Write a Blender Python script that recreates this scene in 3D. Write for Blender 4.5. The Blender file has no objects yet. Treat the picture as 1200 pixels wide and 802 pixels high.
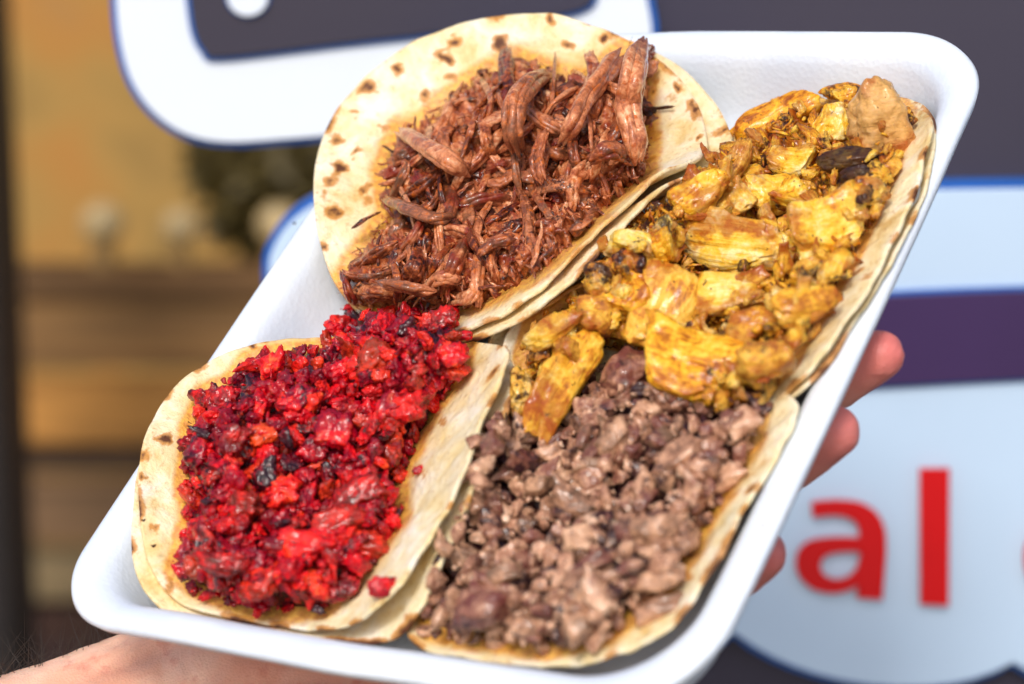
import bpy, bmesh, math, random
import numpy as np
from mathutils import Matrix, Vector, Euler
R_ = math.radians
scn = bpy.context.scene
COL = scn.collection
random.seed(7)

# ------------------------------------------------------------------ camera, world, sun, exposure
PITCH = 12.0
CAM_M = Matrix.Translation((0, 0, 1.45)) @ Matrix.Rotation(R_(90 - PITCH), 4, 'X')
cd = bpy.data.cameras.new('camera'); cam = bpy.data.objects.new('camera', cd); COL.objects.link(cam)
cam.matrix_world = CAM_M
cd.sensor_fit = 'HORIZONTAL'; cd.sensor_width = 36; cd.lens = 85
cd.clip_start = 0.02; cd.clip_end = 500
cd.dof.use_dof = True; cd.dof.focus_distance = 0.655; cd.dof.aperture_fstop = 8.5
scn.camera = cam

SUN_EL, SUN_AZ = 42.0, 194.0        # azimuth clockwise from +Y: behind the camera, to the left
w = bpy.data.worlds.new('World'); scn.world = w; w.use_nodes = True
wn = w.node_tree.nodes; wl = w.node_tree.links
sky = wn.new('ShaderNodeTexSky'); sky.sky_type = 'NISHITA'; sky.sun_disc = False
sky.sun_elevation = R_(SUN_EL); sky.sun_rotation = R_(SUN_AZ); sky.dust_density = 3.0; sky.air_density = 1.0; sky.ozone_density = 1.0
wl.new(sky.outputs[0], wn['Background'].inputs[0]); wn['Background'].inputs[1].default_value = 0.15
sd = bpy.data.lights.new('sun', 'SUN'); sd.energy = 1.8; sd.angle = R_(14); sd.color = (1.0, 0.97, 0.93)
sun = bpy.data.objects.new('sun', sd); COL.objects.link(sun)
_d = Vector((math.sin(R_(SUN_AZ)) * math.cos(R_(SUN_EL)), math.cos(R_(SUN_AZ)) * math.cos(R_(SUN_EL)), math.sin(R_(SUN_EL))))
sun.rotation_euler = _d.to_track_quat('Z', 'Y').to_euler()
sun.location = (-0.6, -1.0, 3.0)
scn.view_settings.view_transform = 'Standard'; scn.view_settings.look = 'None'
scn.view_settings.exposure = 0.08; scn.view_settings.gamma = 1.0; scn.view_settings.use_curve_mapping = False

# ------------------------------------------------------------------ measuring frame: tray pose (recovered from its four rim corners)
FPX = 85 / 36 * 1200
TR_R = Matrix(((0.8476012, 0.4105600, -0.3361736), (-0.0655132, 0.7096521, 0.7014998), (0.5265740, -0.5725683, 0.6283991)))
TR_T = Vector((0.0057417, 0.0072932, -0.6406731))
TW, TL, RIM = 0.1877, 0.235, 0.022
_n = Vector((TR_R[0][2], TR_R[1][2], TR_R[2][2]))
TR_O = TR_T - _n * RIM                                        # centre of the tray floor, camera space
TRAY = CAM_M @ (Matrix.Translation(TR_O) @ TR_R.to_4x4())    # tray frame (floor z = 0, x across, y along, z out) -> world
TRAY_I = TRAY.inverted()
_RT = np.array(TR_R).T; _TO = np.array(TR_O); _N = np.array(_n)

def loc(px, py, h):
    """point of the tray frame that lies h metres above the tray floor, measured from the photograph"""
    d = np.array([(px - 600) / FPX, -(py - 401) / FPX, -1.0]); o = _TO + _N * h
    return _RT @ (d * ((_N @ o) / (_N @ d)) - _TO)

def to_px(P):
    """tray frame points (n,3) -> photograph pixels, depth"""
    X = np.asarray(P) @ _RT + _TO
    return 600 + FPX * X[:, 0] / -X[:, 2], 401 - FPX * X[:, 1] / -X[:, 2], -X[:, 2]

def world_at(px, py, y):
    """world point on the vertical plane Y = y"""
    d = CAM_M.to_3x3() @ Vector(((px - 600) / FPX, -(py - 401) / FPX, -1.0))
    o = CAM_M.translation
    return o + d * ((y - o.y) / d.y)

# ------------------------------------------------------------------ small helpers
def s2l(c):
    return tuple(((v / 255) / 12.92 if v / 255 <= 0.04045 else (((v / 255) + 0.055) / 1.055) ** 2.4) for v in c) + (1.0,)

def tag(o, label=None, cat=None, group=None, kind=None):
    if label: o['label'] = label
    if cat: o['category'] = cat
    if group: o['group'] = group
    if kind: o['kind'] = kind
    return o

def mesh_np(name, V, Fs, smooth=True):
    me = bpy.data.meshes.new(name)
    me.from_pydata([tuple(v) for v in np.asarray(V, float)], [], [tuple(int(i) for i in f) for f in Fs])
    if smooth: me.polygons.foreach_set('use_smooth', [True] * len(me.polygons))
    me.update()
    return me

def obj(name, me, mat=None, parent=None, M=None):
    o = bpy.data.objects.new(name, me); COL.objects.link(o)
    if mat is not None and me is not None and len(me.materials) == 0: me.materials.append(mat)
    if parent is not None: o.parent = parent
    if M is not None:
        if parent is None: o.matrix_world = M
        else: o.matrix_basis = M
    return o

def empty(name, M):
    o = bpy.data.objects.new(name, None); COL.objects.link(o); o.empty_display_size = 0.02; o.matrix_world = M
    return o

_rs = np.random.RandomState(5)
_G = _rs.uniform(-1, 1, (64, 64, 64))
def vnoise(P):
    """value noise, vectorised, about -1..1"""
    P = np.asarray(P, float); i = np.floor(P).astype(int); f = P - i; f = f * f * (3 - 2 * f)
    out = 0
    for a in (0, 1):
        for b in (0, 1):
            for c in (0, 1):
                wgt = (f[:, 0] if a else 1 - f[:, 0]) * (f[:, 1] if b else 1 - f[:, 1]) * (f[:, 2] if c else 1 - f[:, 2])
                out = out + wgt * _G[(i[:, 0] + a) % 64, (i[:, 1] + b) % 64, (i[:, 2] + c) % 64]
    return out
def fbm(P, o=3):
    P = np.asarray(P, float); s = 0; a = 1
    for k in range(o):
        s = s + a * vnoise(P * 2 ** k + 17.3 * k); a *= 0.5
    return s

def in_poly(x, y, poly):
    x = np.asarray(x, float); y = np.asarray(y, float); ins = np.zeros(x.shape, bool); n = len(poly)
    for i in range(n):
        x0, y0 = poly[i]; x1, y1 = poly[(i + 1) % n]
        c = ((y0 > y) != (y1 > y)) & (x < (x1 - x0) * (y - y0) / ((y1 - y0) + 1e-9) + x0)
        ins ^= c
    return ins
def dist_poly(x, y, poly):
    x = np.asarray(x, float); y = np.asarray(y, float); d = np.full(x.shape, 1e9); n = len(poly)
    for i in range(n):
        a = np.array(poly[i], float); b = np.array(poly[(i + 1) % n], float); ab = b - a
        t = np.clip(((x - a[0]) * ab[0] + (y - a[1]) * ab[1]) / (ab @ ab + 1e-9), 0, 1)
        d = np.minimum(d, np.hypot(x - a[0] - t * ab[0], y - a[1] - t * ab[1]))
    return d

def spline(pts, n, closed=False):
    """Catmull-Rom through pts"""
    P = np.array(pts, float); m = len(P); out = []
    segs = m if closed else m - 1
    for k in range(segs):
        p0 = P[(k - 1) % m] if (closed or k > 0) else 2 * P[0] - P[1]
        p1 = P[k]; p2 = P[(k + 1) % m]
        p3 = P[(k + 2) % m] if (closed or k + 2 < m) else 2 * P[-1] - P[-2]
        for t in np.linspace(0, 1, n, endpoint=False):
            out.append(0.5 * ((2 * p1) + (-p0 + p2) * t + (2 * p0 - 5 * p1 + 4 * p2 - p3) * t * t + (-p0 + 3 * p1 - 3 * p2 + p3) * t ** 3))
    if not closed: out.append(P[-1])
    return np.array(out)

# ------------------------------------------------------------------ materials
class NT:
    def __init__(s, name):
        s.m = bpy.data.materials.new(name); s.m.use_nodes = True; s.t = s.m.node_tree; s.n = s.t.nodes
        s.b = s.n['Principled BSDF']
    def new(s, typ, **kw):
        nd = s.n.new(typ)
        for k, v in kw.items():
            if isinstance(k, str) and k.startswith('i_'): nd.inputs[k[2:]].default_value = v
            else: setattr(nd, k, v)
        return nd
    def link(s, a, b): s.t.links.new(a, b)
    def coord(s, out='Object', scale=(1, 1, 1), rnd=True):
        tc = s.new('ShaderNodeTexCoord'); mp = s.new('ShaderNodeMapping'); mp.inputs['Scale'].default_value = scale
        s.link(tc.outputs[out], mp.inputs['Vector'])
        if rnd:
            oi = s.new('ShaderNodeObjectInfo'); mu = s.new('ShaderNodeMath', operation='MULTIPLY'); mu.inputs[1].default_value = 37.0
            s.link(oi.outputs['Random'], mu.inputs[0]); cb = s.new('ShaderNodeCombineXYZ')
            for k in range(3): s.link(mu.outputs[0], cb.inputs[k])
            s.link(cb.outputs[0], mp.inputs['Location'])
        return mp.outputs[0]
    def noise(s, vec, scale, detail=4, rough=0.55, dist=0.0):
        nd = s.new('ShaderNodeTexNoise'); nd.inputs['Scale'].default_value = scale; nd.inputs['Detail'].default_value = detail
        nd.inputs['Roughness'].default_value = rough; nd.inputs['Distortion'].default_value = dist
        s.link(vec, nd.inputs['Vector']); return nd.outputs['Fac']
    def voro(s, vec, scale, feature='F1', rnd=1.0):
        nd = s.new('ShaderNodeTexVoronoi', feature=feature); nd.inputs['Scale'].default_value = scale; nd.inputs['Randomness'].default_value = rnd
        s.link(vec, nd.inputs['Vector']); return nd.outputs['Distance']
    def ramp(s, fac, stops, interp='LINEAR'):
        nd = s.new('ShaderNodeValToRGB'); cr = nd.color_ramp; cr.interpolation = interp
        while len(cr.elements) < len(stops): cr.elements.new(0.5)
        for e, (p, c) in zip(cr.elements, stops):
            e.position = p; e.color = c if len(c) == 4 else tuple(c) + (1,)
        s.link(fac, nd.inputs[0]); return nd.outputs[0]
    def val(s, fac, a, b, lo=0.0, hi=1.0):
        nd = s.new('ShaderNodeMapRange'); nd.interpolation_type = 'SMOOTHSTEP'
        nd.inputs[1].default_value = a; nd.inputs[2].default_value = b; nd.inputs[3].default_value = lo; nd.inputs[4].default_value = hi
        s.link(fac, nd.inputs[0]); return nd.outputs[0]
    def mix(s, fac, a, b, mode='MIX'):
        nd = s.new('ShaderNodeMix', data_type='RGBA', blend_type=mode)
        for sock, v in ((nd.inputs[0], fac), (nd.inputs[6], a), (nd.inputs[7], b)):
            if hasattr(v, 'is_linked'): s.link(v, sock)
            else: sock.default_value = v
        return nd.outputs[2]
    def math(s, op, a, b=0.0):
        nd = s.new('ShaderNodeMath', operation=op)
        for k, v in ((0, a), (1, b)):
            if hasattr(v, 'is_linked'): s.link(v, nd.inputs[k])
            else: nd.inputs[k].default_value = v
        return nd.outputs[0]
    def attr(s, name):
        nd = s.new('ShaderNodeAttribute'); nd.attribute_name = name; return nd.outputs['Fac']
    def ocol(s):
        oi = s.new('ShaderNodeObjectInfo'); sp = s.new('ShaderNodeSeparateColor'); s.link(oi.outputs['Color'], sp.inputs[0])
        return sp.outputs[0], sp.outputs[1], sp.outputs[2], oi.outputs['Random']
    def bump(s, h, strength, dist, prev=None):
        nd = s.new('ShaderNodeBump'); nd.inputs['Strength'].default_value = strength; nd.inputs['Distance'].default_value = dist
        s.link(h, nd.inputs['Height'])
        if prev is not None: s.link(prev, nd.inputs['Normal'])
        return nd.outputs[0]
    def fin(s, col=None, rough=None, nrm=None, spec=0.5, sss=0.0, sssr=(1, .4, .2), sscale=0.002, coat=0.0, coatr=0.1, cnrm=None):
        b = s.b
        if col is not None:
            if hasattr(col, 'is_linked'): s.link(col, b.inputs['Base Color'])
            else: b.inputs['Base Color'].default_value = col
        if rough is not None:
            if hasattr(rough, 'is_linked'): s.link(rough, b.inputs['Roughness'])
            else: b.inputs['Roughness'].default_value = rough
        if nrm is not None:
            s.link(nrm, b.inputs['Normal']); s.link(cnrm if cnrm is not None else nrm, b.inputs['Coat Normal'])
        b.inputs['Specular IOR Level'].default_value = spec
        if sss:
            b.inputs['Subsurface Weight'].default_value = sss; b.inputs['Subsurface Radius'].default_value = sssr; b.inputs['Subsurface Scale'].default_value = sscale
        b.inputs['Coat Weight'].default_value = coat; b.inputs['Coat IOR'].default_value = 1.45; b.inputs['Coat Roughness'].default_value = coatr
        return s.m

def mat_foam():
    t = NT('white_foam'); v = t.coord(rnd=False)
    n1 = t.noise(v, 25, 3); beads = t.voro(v, 700)
    col = t.mix(t.val(n1, .35, .7), s2l((220, 230, 244)), s2l((232, 240, 250)))
    sp = t.voro(v, 48); dirt = t.val(sp, .02, .045, 1, 0)
    gate = t.val(t.noise(v, 14, 2), .55, .62)
    col = t.mix(t.math('MULTIPLY', dirt, t.math('MULTIPLY', gate, .45)), col, s2l((150, 110, 70)))
    return t.fin(col, t.val(n1, .3, .7, .42, .55), t.bump(t.noise(v, 90, 3), .12, .001, t.bump(beads, .25, .0004)), spec=.45, sss=.25, sssr=(1, 1, 1), sscale=.003)

def mat_tortilla(name, tone=0.0):
    t = NT(name); v = t.coord(rnd=True)
    base = t.noise(v, 85, 5, .65, .3); fine = t.noise(v, 520, 4, .65); big = t.noise(v, 26, 4, .6)
    col = t.ramp(base, [(.3, s2l((220, 184, 116))), (.41, s2l((238, 214, 158))), (.52, s2l((245, 230, 190))), (.66, s2l((250, 242, 222)))])
    col = t.mix(t.val(big, .5, .68, 0, .4 + tone), col, s2l((226, 184, 104)))
    col = t.mix(t.val(fine, .57, .68, 0, .4), col, s2l((190, 140, 74)))
    oil = t.attr('oil'); oilm = t.val(t.math('ADD', oil, t.math('MULTIPLY', t.math('SUBTRACT', base, .5), 1.2)), .35, .75)
    col = t.mix(t.math('MULTIPLY', oilm, .85), col, t.mix(t.val(fine, .35, .65), s2l((214, 128, 14)), s2l((242, 180, 52))))
    ch = t.attr('toast'); cn = t.math('ADD', ch, t.math('MULTIPLY', t.math('SUBTRACT', t.noise(v, 420, 4, .65), .5), .8))
    cn = t.math('MULTIPLY', cn, t.val(ch, .02, .15))
    col = t.mix(t.val(cn, .15, .42, 0, .85), col, s2l((200, 130, 44)))
    col = t.mix(t.val(cn, .42, .85, 0, .95), col, s2l((84, 40, 20)))
    rough = t.val(oilm, 0, 1, .6, .28)
    h = t.math('ADD', base, t.math('MULTIPLY', fine, .3))
    return t.fin(col, rough, t.bump(h, .85, .0019), spec=.4, sss=0)

def mat_meat(name, stops, char, fat=None, scale=1.0, bump=.8, fibre=0.0, rough=(.25, .5), coat=.35, sss=.12, pale=None, brown=None, charscale=170, bumpd=.0009, speck=None, oilc=None, coatr=.07, sear=False):
    """object colour: R = browning, G = char amount, B = paleness; grain in true size, fibres along the piece"""
    t = NT(name); oR, oG, oB, rnd = t.ocol()
    ge = t.new('ShaderNodeNewGeometry'); mu = t.math('MULTIPLY', rnd, 3.7); cb = t.new('ShaderNodeCombineXYZ')
    for k in range(3): t.link(mu, cb.inputs[k])
    ad = t.new('ShaderNodeVectorMath', operation='ADD'); t.link(ge.outputs['Position'], ad.inputs[0]); t.link(cb.outputs[0], ad.inputs[1]); v = ad.outputs[0]
    n1 = t.noise(v, 260 * scale, 5, .62, .5); n2 = t.noise(v, 1050 * scale, 4, .6); n3 = t.noise(v, charscale, 4, .6, .4); n4 = t.noise(v, 520 * scale, 3, .6)
    fac = t.math('ADD', n1, t.math('MULTIPLY', t.math('SUBTRACT', rnd, .5), .26))
    fac = t.math('ADD', fac, t.math('MULTIPLY', t.math('SUBTRACT', n2, .5), .35))
    fn = None
    if fibre:
        fv = t.coord(scale=(.35, 2.2, 2.2), rnd=True); fn = t.noise(fv, 3.2, 4, .65, .4)
        fac = t.math('ADD', fac, t.math('MULTIPLY', t.math('SUBTRACT', fn, .5), fibre))
    col = t.ramp(fac, stops)
    if pale is not None: col = t.mix(t.math('MULTIPLY', oB, .8), col, t.mix(t.val(fac, .3, .7), tuple(x * .55 for x in pale[:3]) + (1,), pale))
    if oilc is not None: col = t.mix(t.val(n4, .56, .66, 0, .75), col, oilc)
    if brown is not None: col = t.mix(t.math('MULTIPLY', t.val(t.math('ADD', t.math('ADD', n3, t.math('MULTIPLY', t.math('SUBTRACT', n4, .5), .35)), t.math('ADD', t.math('MULTIPLY', oR, .36 if not sear else .26), t.math('MULTIPLY', t.attr('sear'), .22) if sear else 0.0)), .6, .84), t.val(n1, .25, .7, .95, .55)), col, brown)
    cm = t.val(t.math('ADD', t.noise(v, charscale * 1.5, 5, .7), t.math('SUBTRACT', t.math('MULTIPLY', oG, .62), .14)), .55, .66)
    col = t.mix(t.math('MULTIPLY', cm, t.val(n4, .3, .62, .99, .88)), col, char)
    if speck is not None: col = t.mix(t.val(t.noise(v, 620, 2), .68, .73, 0, .85), col, speck)
    rg = t.val(n4, .35, .65, rough[0], rough[1])
    h = t.math('ADD', n1, t.math('MULTIPLY', n2, .32)); h = t.math('ADD', h, t.math('MULTIPLY', n4, .5))
    if fn is not None: h = t.math('ADD', h, t.math('MULTIPLY', fn, fibre * 2.2))
    cn = t.bump(t.math('ADD', n1, t.math('MULTIPLY', n4, .35)), .28, bumpd)
    return t.fin(col, rg, t.bump(h, bump, bumpd), spec=.16, sss=sss, sssr=(1, .45, .25), sscale=.0006, coat=coat, coatr=coatr, cnrm=cn)

M_BEEF = mat_meat('shredded_beef', [(.27, s2l((38, 11, 5))), (.41, s2l((100, 40, 20))), (.54, s2l((164, 82, 44))), (.68, s2l((216, 138, 92))), (.84, s2l((248, 202, 156)))],
                  s2l((40, 13, 10)), bump=.6, fibre=.5, rough=(.3, .5), coat=.75, sss=0, brown=s2l((128, 30, 20)), pale=s2l((234, 156, 110)), oilc=s2l((206, 104, 28)), coatr=.09)
M_RED = mat_meat('red_seasoned_pork', [(.27, s2l((62, 0, 10))), (.42, s2l((164, 0, 24))), (.55, s2l((226, 4, 26))), (.68, s2l((248, 34, 24))), (.84, s2l((254, 116, 58)))],
                 s2l((24, 8, 22)), bump=.85, rough=(.3, .45), coat=.75, sss=.08, pale=s2l((252, 92, 30)), brown=s2l((116, 0, 34)), bumpd=.0011, speck=s2l((40, 0, 12)), coatr=.05)
M_PORK = mat_meat('chopped_pork', [(.26, s2l((44, 22, 16))), (.39, s2l((118, 76, 58))), (.52, s2l((176, 124, 96))), (.65, s2l((216, 166, 134))), (.84, s2l((244, 212, 182)))],
                  s2l((44, 20, 30)), bump=.5, rough=(.3, .5), coat=.75, sss=0, pale=s2l((222, 176, 138)), brown=s2l((112, 56, 52)), speck=s2l((60, 30, 24)), coatr=.06)
M_CHK = mat_meat('yellow_chicken', [(.22, s2l((152, 76, 12))), (.36, s2l((214, 136, 22))), (.48, s2l((242, 182, 40))), (.62, s2l((250, 206, 84))), (.8, s2l((252, 232, 164)))],
                 s2l((40, 13, 20)), scale=.75, bump=.6, fibre=.6, rough=(.34, .52), coat=.45, sss=.12, pale=s2l((226, 168, 108)), brown=s2l((166, 76, 22)), charscale=120, speck=s2l((70, 34, 16)), coatr=.12, sear=True)

def mat_skin():
    t = NT('skin'); v = t.coord(rnd=False)
    n1 = t.noise(v, 45, 4); n2 = t.noise(v, 160, 4); pores = t.voro(v, 1300)
    lines = t.noise(t.coord(scale=(1, .35, 1), rnd=False), 700, 3, .6)
    col = t.ramp(n1, [(.3, s2l((224, 160, 132))), (.5, s2l((240, 184, 156))), (.7, s2l((248, 204, 178)))])
    col = t.mix(t.val(n2, .55, .7, 0, .4), col, s2l((206, 112, 96)))
    col = t.mix(t.attr('flush'), col, s2l((226, 112, 112)))
    nrm = t.bump(pores, .25, .0006, t.bump(lines, .35, .0008))
    return t.fin(col, .42, nrm, spec=.4, sss=.25, sssr=(1, .35, .18), sscale=.004)

def mat_plain(name, c, rough=.5, var=.12, scale=20, spec=.5, bumps=.0, metal=0.0, coord='Object'):
    t = NT(name); v = t.coord(coord, rnd=False); n = t.noise(v, scale, 4)
    dark = tuple(x * (1 - var) for x in c[:3]) + (1,); lite = tuple(min(1, x * (1 + var)) for x in c[:3]) + (1,)
    col = t.mix(t.val(n, .3, .7), dark, lite)
    t.b.inputs['Metallic'].default_value = metal
    return t.fin(col, rough, t.bump(n, bumps, .002) if bumps else None, spec=spec)

# ------------------------------------------------------------------ background: cart panel with cut-out sign, plank barrier and wall
SIGN_Y = 0.93
def bg_box(name, x0, x1, z0, z1, y0, y1, mat, parent=None, bev=.004):
    bm = bmesh.new(); bmesh.ops.create_cube(bm, size=1)
    for q in bm.verts: q.co = Vector(((x0 + x1) / 2 + q.co.x * (x1 - x0), (y0 + y1) / 2 + q.co.y * (y1 - y0), (z0 + z1) / 2 + q.co.z * (z1 - z0)))
    bmesh.ops.bevel(bm, geom=bm.edges[:], offset=bev, segments=2, affect='EDGES')
    me = bpy.data.meshes.new(name); bm.to_mesh(me); bm.free()
    return obj(name, me, mat, parent)

def sign_pt(px, py):
    p = world_at(px, py, SIGN_Y); return (p.x, p.z)

def offset_poly(P, d):
    P = np.array(P, float); nx = np.roll(P, -1, 0) - np.roll(P, 1, 0); nx /= np.linalg.norm(nx, axis=1)[:, None] + 1e-12
    nrm = np.stack([nx[:, 1], -nx[:, 0]], 1)
    area = 0.5 * np.sum(P[:, 0] * np.roll(P[:, 1], -1) - np.roll(P[:, 0], -1) * P[:, 1])
    return P + nrm * d * (1 if area > 0 else -1)

def flat_shape(name, loops, y, thick, mat, parent, bev=0.0004):
    """filled outline(s) on the sign plane, front face at world Y = y, real thickness"""
    cu = bpy.data.curves.new(name, 'CURVE'); cu.dimensions = '2D'; cu.fill_mode = 'BOTH'; cu.extrude = thick / 2; cu.bevel_depth = bev; cu.bevel_resolution = 1
    for L in loops:
        sp = cu.splines.new('POLY'); sp.points.add(len(L) - 1); sp.use_cyclic_u = True
        for q, (a, b) in zip(sp.points, L): q.co = (a, b, 0, 1)
    tmp = bpy.data.objects.new('tmp', cu); COL.objects.link(tmp)
    dg = bpy.context.evaluated_depsgraph_get(); me = bpy.data.meshes.new_from_object(tmp.evaluated_get(dg))
    bpy.data.objects.remove(tmp); bpy.data.curves.remove(cu); me.name = name; me.materials.clear()
    # curve XY -> world XZ
    me.transform(Matrix.Rotation(R_(90), 4, 'X')); me.transform(Matrix.Translation((0, y + thick / 2 + bev, 0)))
    return obj(name, me, mat, parent)

M_DARK = mat_plain('dark_plum_paint', s2l((64, 61, 76)), rough=.22, var=.1, scale=3)
M_PURPLE = mat_plain('purple_vinyl', s2l((60, 38, 84)), rough=.4, var=.08, scale=8)
M_WHITE = mat_plain('white_vinyl', s2l((230, 239, 249)), rough=.35, var=.02, scale=6)
M_WHITE_SKY = mat_plain('white_vinyl_sky_shaded', s2l((198, 222, 246)), rough=.35, var=.03, scale=6)  # white vinyl; the sky's blue shading on the lower sign is painted in
M_BLUE = mat_plain('blue_edge_vinyl', s2l((20, 92, 176)), rough=.4, var=.1)
M_RED_V = mat_plain('red_vinyl', s2l((214, 6, 16)), rough=.35, var=.04)

cart = empty('food_cart', Matrix.Translation((0.2, SIGN_Y + .02, 0.0)))
tag(cart, 'dark plum food cart side with white cut-out sign and red letters', 'food cart')
CI = cart.matrix_world.inverted()
def to_cart(o): o.parent = cart; o.matrix_parent_inverse = CI; return o
ex0 = sign_pt(575, 401)[0]
to_cart(bg_box('side_panel', ex0, ex0 + 1.5, 0.45, 2.2, SIGN_Y + .012, SIGN_Y + .06, M_DARK))
Y1, Y2, Y3 = SIGN_Y + .004, SIGN_Y + .0005, SIGN_Y - .003
S = lambda L: [sign_pt(*p) for p in L]
blob1 = spline([(134, -90), (137, 0), (142, 50), (155, 95), (180, 131), (216, 156), (262, 166), (330, 163), (440, 153), (580, 138), (690, 118), (742, 90), (762, 48), (757, 0), (740, -70), (690, -115), (560, -140), (300, -150), (170, -135)], 8, True)
blob1 = S(blob1)
b1 = to_cart(flat_shape('upper_sign', [offset_poly(blob1, .0028)], Y1, .008, M_BLUE, None))
f1 = flat_shape('white_face', [blob1], Y2, .0015, M_WHITE, None); f1.parent = b1
fill1 = S(spline([(222, -40), (225, 0), (231, 38), (242, 58), (262, 65), (400, 49), (560, 31), (640, 18), (680, 9), (694, -6), (690, -50), (660, -80), (560, -95), (300, -100), (240, -85)], 8, True))
g1 = flat_shape('outline', [offset_poly(fill1, .0020)], Y3 + .002, .0012, M_BLUE, None); g1.parent = b1
g2 = flat_shape('dark_fill', [fill1], Y3, .0015, M_DARK, None); g2.parent = b1
dot = [(292 + 23 * math.cos(a), -6 + 23 * math.sin(a)) for a in np.linspace(0, 2 * math.pi, 40, endpoint=False)]
g3 = flat_shape('outline', [offset_poly(S(dot), .0008)], Y3 - .0012, .0008, M_BLUE, None); g3.parent = b1
g4 = flat_shape('white_dot', [S(dot)], Y3 - .0025, .0009, M_WHITE, None); g4.parent = b1

def arc_pts(p, q, sag, n=14):
    """points of a scallop bulging down between two cusps"""
    return [(p[0] + (q[0] - p[0]) * t, p[1] + (q[1] - p[1]) * t + sag * 4 * t * (1 - t) * (1 + .25 * (1 - 4 * t * (1 - t)))) for t in np.linspace(0, 1, n, endpoint=False)]
b2 = list(spline([(1700, 222), (1500, 221), (1200, 223), (1000, 226), (700, 228), (450, 230), (385, 236), (350, 254), (326, 282), (316, 320), (330, 400), (400, 560)], 6))
b2 += arc_pts((430, 640), (620, 720), 45) + arc_pts((620, 720), (861, 741), 38) + arc_pts((861, 741), (1188, 776), 44) + arc_pts((1188, 776), (1520, 775), 44) + [(1700, 760)]
b2 = S(b2)
s2 = to_cart(flat_shape('lower_sign', [offset_poly(b2, .0030)], Y1, .008, M_BLUE, None))
f2 = flat_shape('white_face', [b2], Y2, .0015, M_WHITE_SKY, None); f2.parent = s2
band = S(spline([(900, 362), (980, 352), (1060, 346), (1200, 341), (1400, 336), (1690, 332)], 6).tolist() + spline([(1690, 430), (1400, 434), (1200, 441), (1060, 448), (980, 452), (900, 452)], 6).tolist())
o_ = flat_shape('outline', [offset_poly(band, .0016)], Y3 + .002, .0012, M_BLUE, None); o_.parent = s2
o_ = flat_shape('purple_band', [band], Y3, .0015, M_PURPLE, None); o_.parent = s2
def cz(pts): return [(900 + x * .3764, 500 + y * .3764) for x, y in pts]
a_out = spline([(135, 232), (175, 227), (225, 226), (285, 234), (335, 265), (360, 315), (364, 380)], 6).tolist() + [(352, 532), (275, 526)] + spline([(281, 487), (240, 505), (195, 512), (140, 500), (100, 465), (86, 425), (96, 380), (130, 352), (180, 343), (230, 341), (281, 343)], 6).tolist() + spline([(284, 330), (274, 295), (240, 275), (195, 270), (138, 276)], 6).tolist()
a_in = spline([(283, 385), (225, 384), (180, 394), (160, 420), (170, 455), (205, 472), (245, 465), (272, 440), (282, 412)], 6, True).tolist()
la = flat_shape('letter', [S(cz(a_out)), S(cz(a_in))], Y3, .0015, M_RED_V, None, bev=.0002); la.parent = s2
ll = flat_shape('letter', [S(cz([(471, 128), (560, 127), (558, 551), (472, 546)]))], Y3, .0015, M_RED_V, None, bev=.0002); ll.parent = s2
nc = spline([(915, 290), (860, 300), (815, 340), (797, 400), (812, 470), (860, 520), (915, 535)], 6).tolist() + spline([(915, 480), (885, 460), (868, 410), (885, 365), (915, 345)], 6).tolist()
lc = flat_shape('letter', [S(cz(nc))], Y3, .0015, M_RED_V, None, bev=.0002); lc.parent = s2

# far background: boards, ochre wall, door post, bulbs
BY = 3.3
def bgz(py, y=BY): return world_at(0, py, y).z
def bgx(px, y=BY): return world_at(px, 401, y).x
def mat_wood(name, c):
    t = NT(name); v = t.coord(scale=(1.2, 6, 14), rnd=True); n = t.noise(v, 3.5, 5, .6, .5)
    col = t.mix(t.val(n, .3, .7), tuple(x * .62 for x in c[:3]) + (1,), tuple(min(1, x * 1.25) for x in c[:3]) + (1,))
    return t.fin(col, .6, t.bump(n, .3, .004))
boards = [(312, 352, (110, 78, 42), 0), (356, 434, (138, 102, 58), .01), (440, 516, (196, 138, 66), -.03), (522, 560, (96, 74, 56), .02), (565, 638, (128, 98, 68), 0), (643, 700, (138, 118, 84), -.02), (706, 752, (78, 50, 40), .02), (757, 860, (54, 34, 32), .03)]
wall = empty('plank_barrier', Matrix.Translation((bgx(200), BY, 0)))
tag(wall, 'brown wooden barrier of stacked horizontal planks beyond the cart', 'barrier')
WI = wall.matrix_world.inverted()
for k, (a, b, c, dy) in enumerate(boards):
    o = bg_box('plank', bgx(-260), bgx(760), bgz(b), bgz(a), BY + dy, BY + dy + .04, mat_wood('plank_wood_%d' % k, s2l(c))); o.parent = wall; o.matrix_parent_inverse = WI
for px in (-200, 330, 700):
    o = bg_box('post', bgx(px), bgx(px) + .09, 0, bgz(312), BY + .075, BY + .15, mat_wood('post_wood', s2l((90, 66, 44)))); o.parent = wall; o.matrix_parent_inverse = WI
HY = 4.4
t_ = NT('ochre_plaster'); v_ = t_.coord(rnd=False); n_ = t_.noise(v_, 2.6, 4, .6, .4)
M_OCHRE = t_.fin(t_.ramp(n_, [(.3, s2l((120, 98, 54))), (.48, s2l((168, 132, 68))), (.6, s2l((178, 126, 58))), (.75, s2l((148, 124, 86)))]), .8, t_.bump(n_, .3, .01))
ow = bg_box('ochre_wall', -2.6, 1.6, 0.0, 2.6, HY, HY + .2, M_OCHRE); tag(ow, 'ochre plaster wall standing behind the plank barrier', 'wall')
dp = bg_box('dark_post', bgx(-190, 2.6), bgx(-3, 2.6), 0.0, bgz(-200, 2.6), 2.6, 2.75, mat_plain('dark_post_paint', s2l((28, 22, 22)), .6)); tag(dp, 'dark upright post at the end of the plank barrier', 'post')
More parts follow.
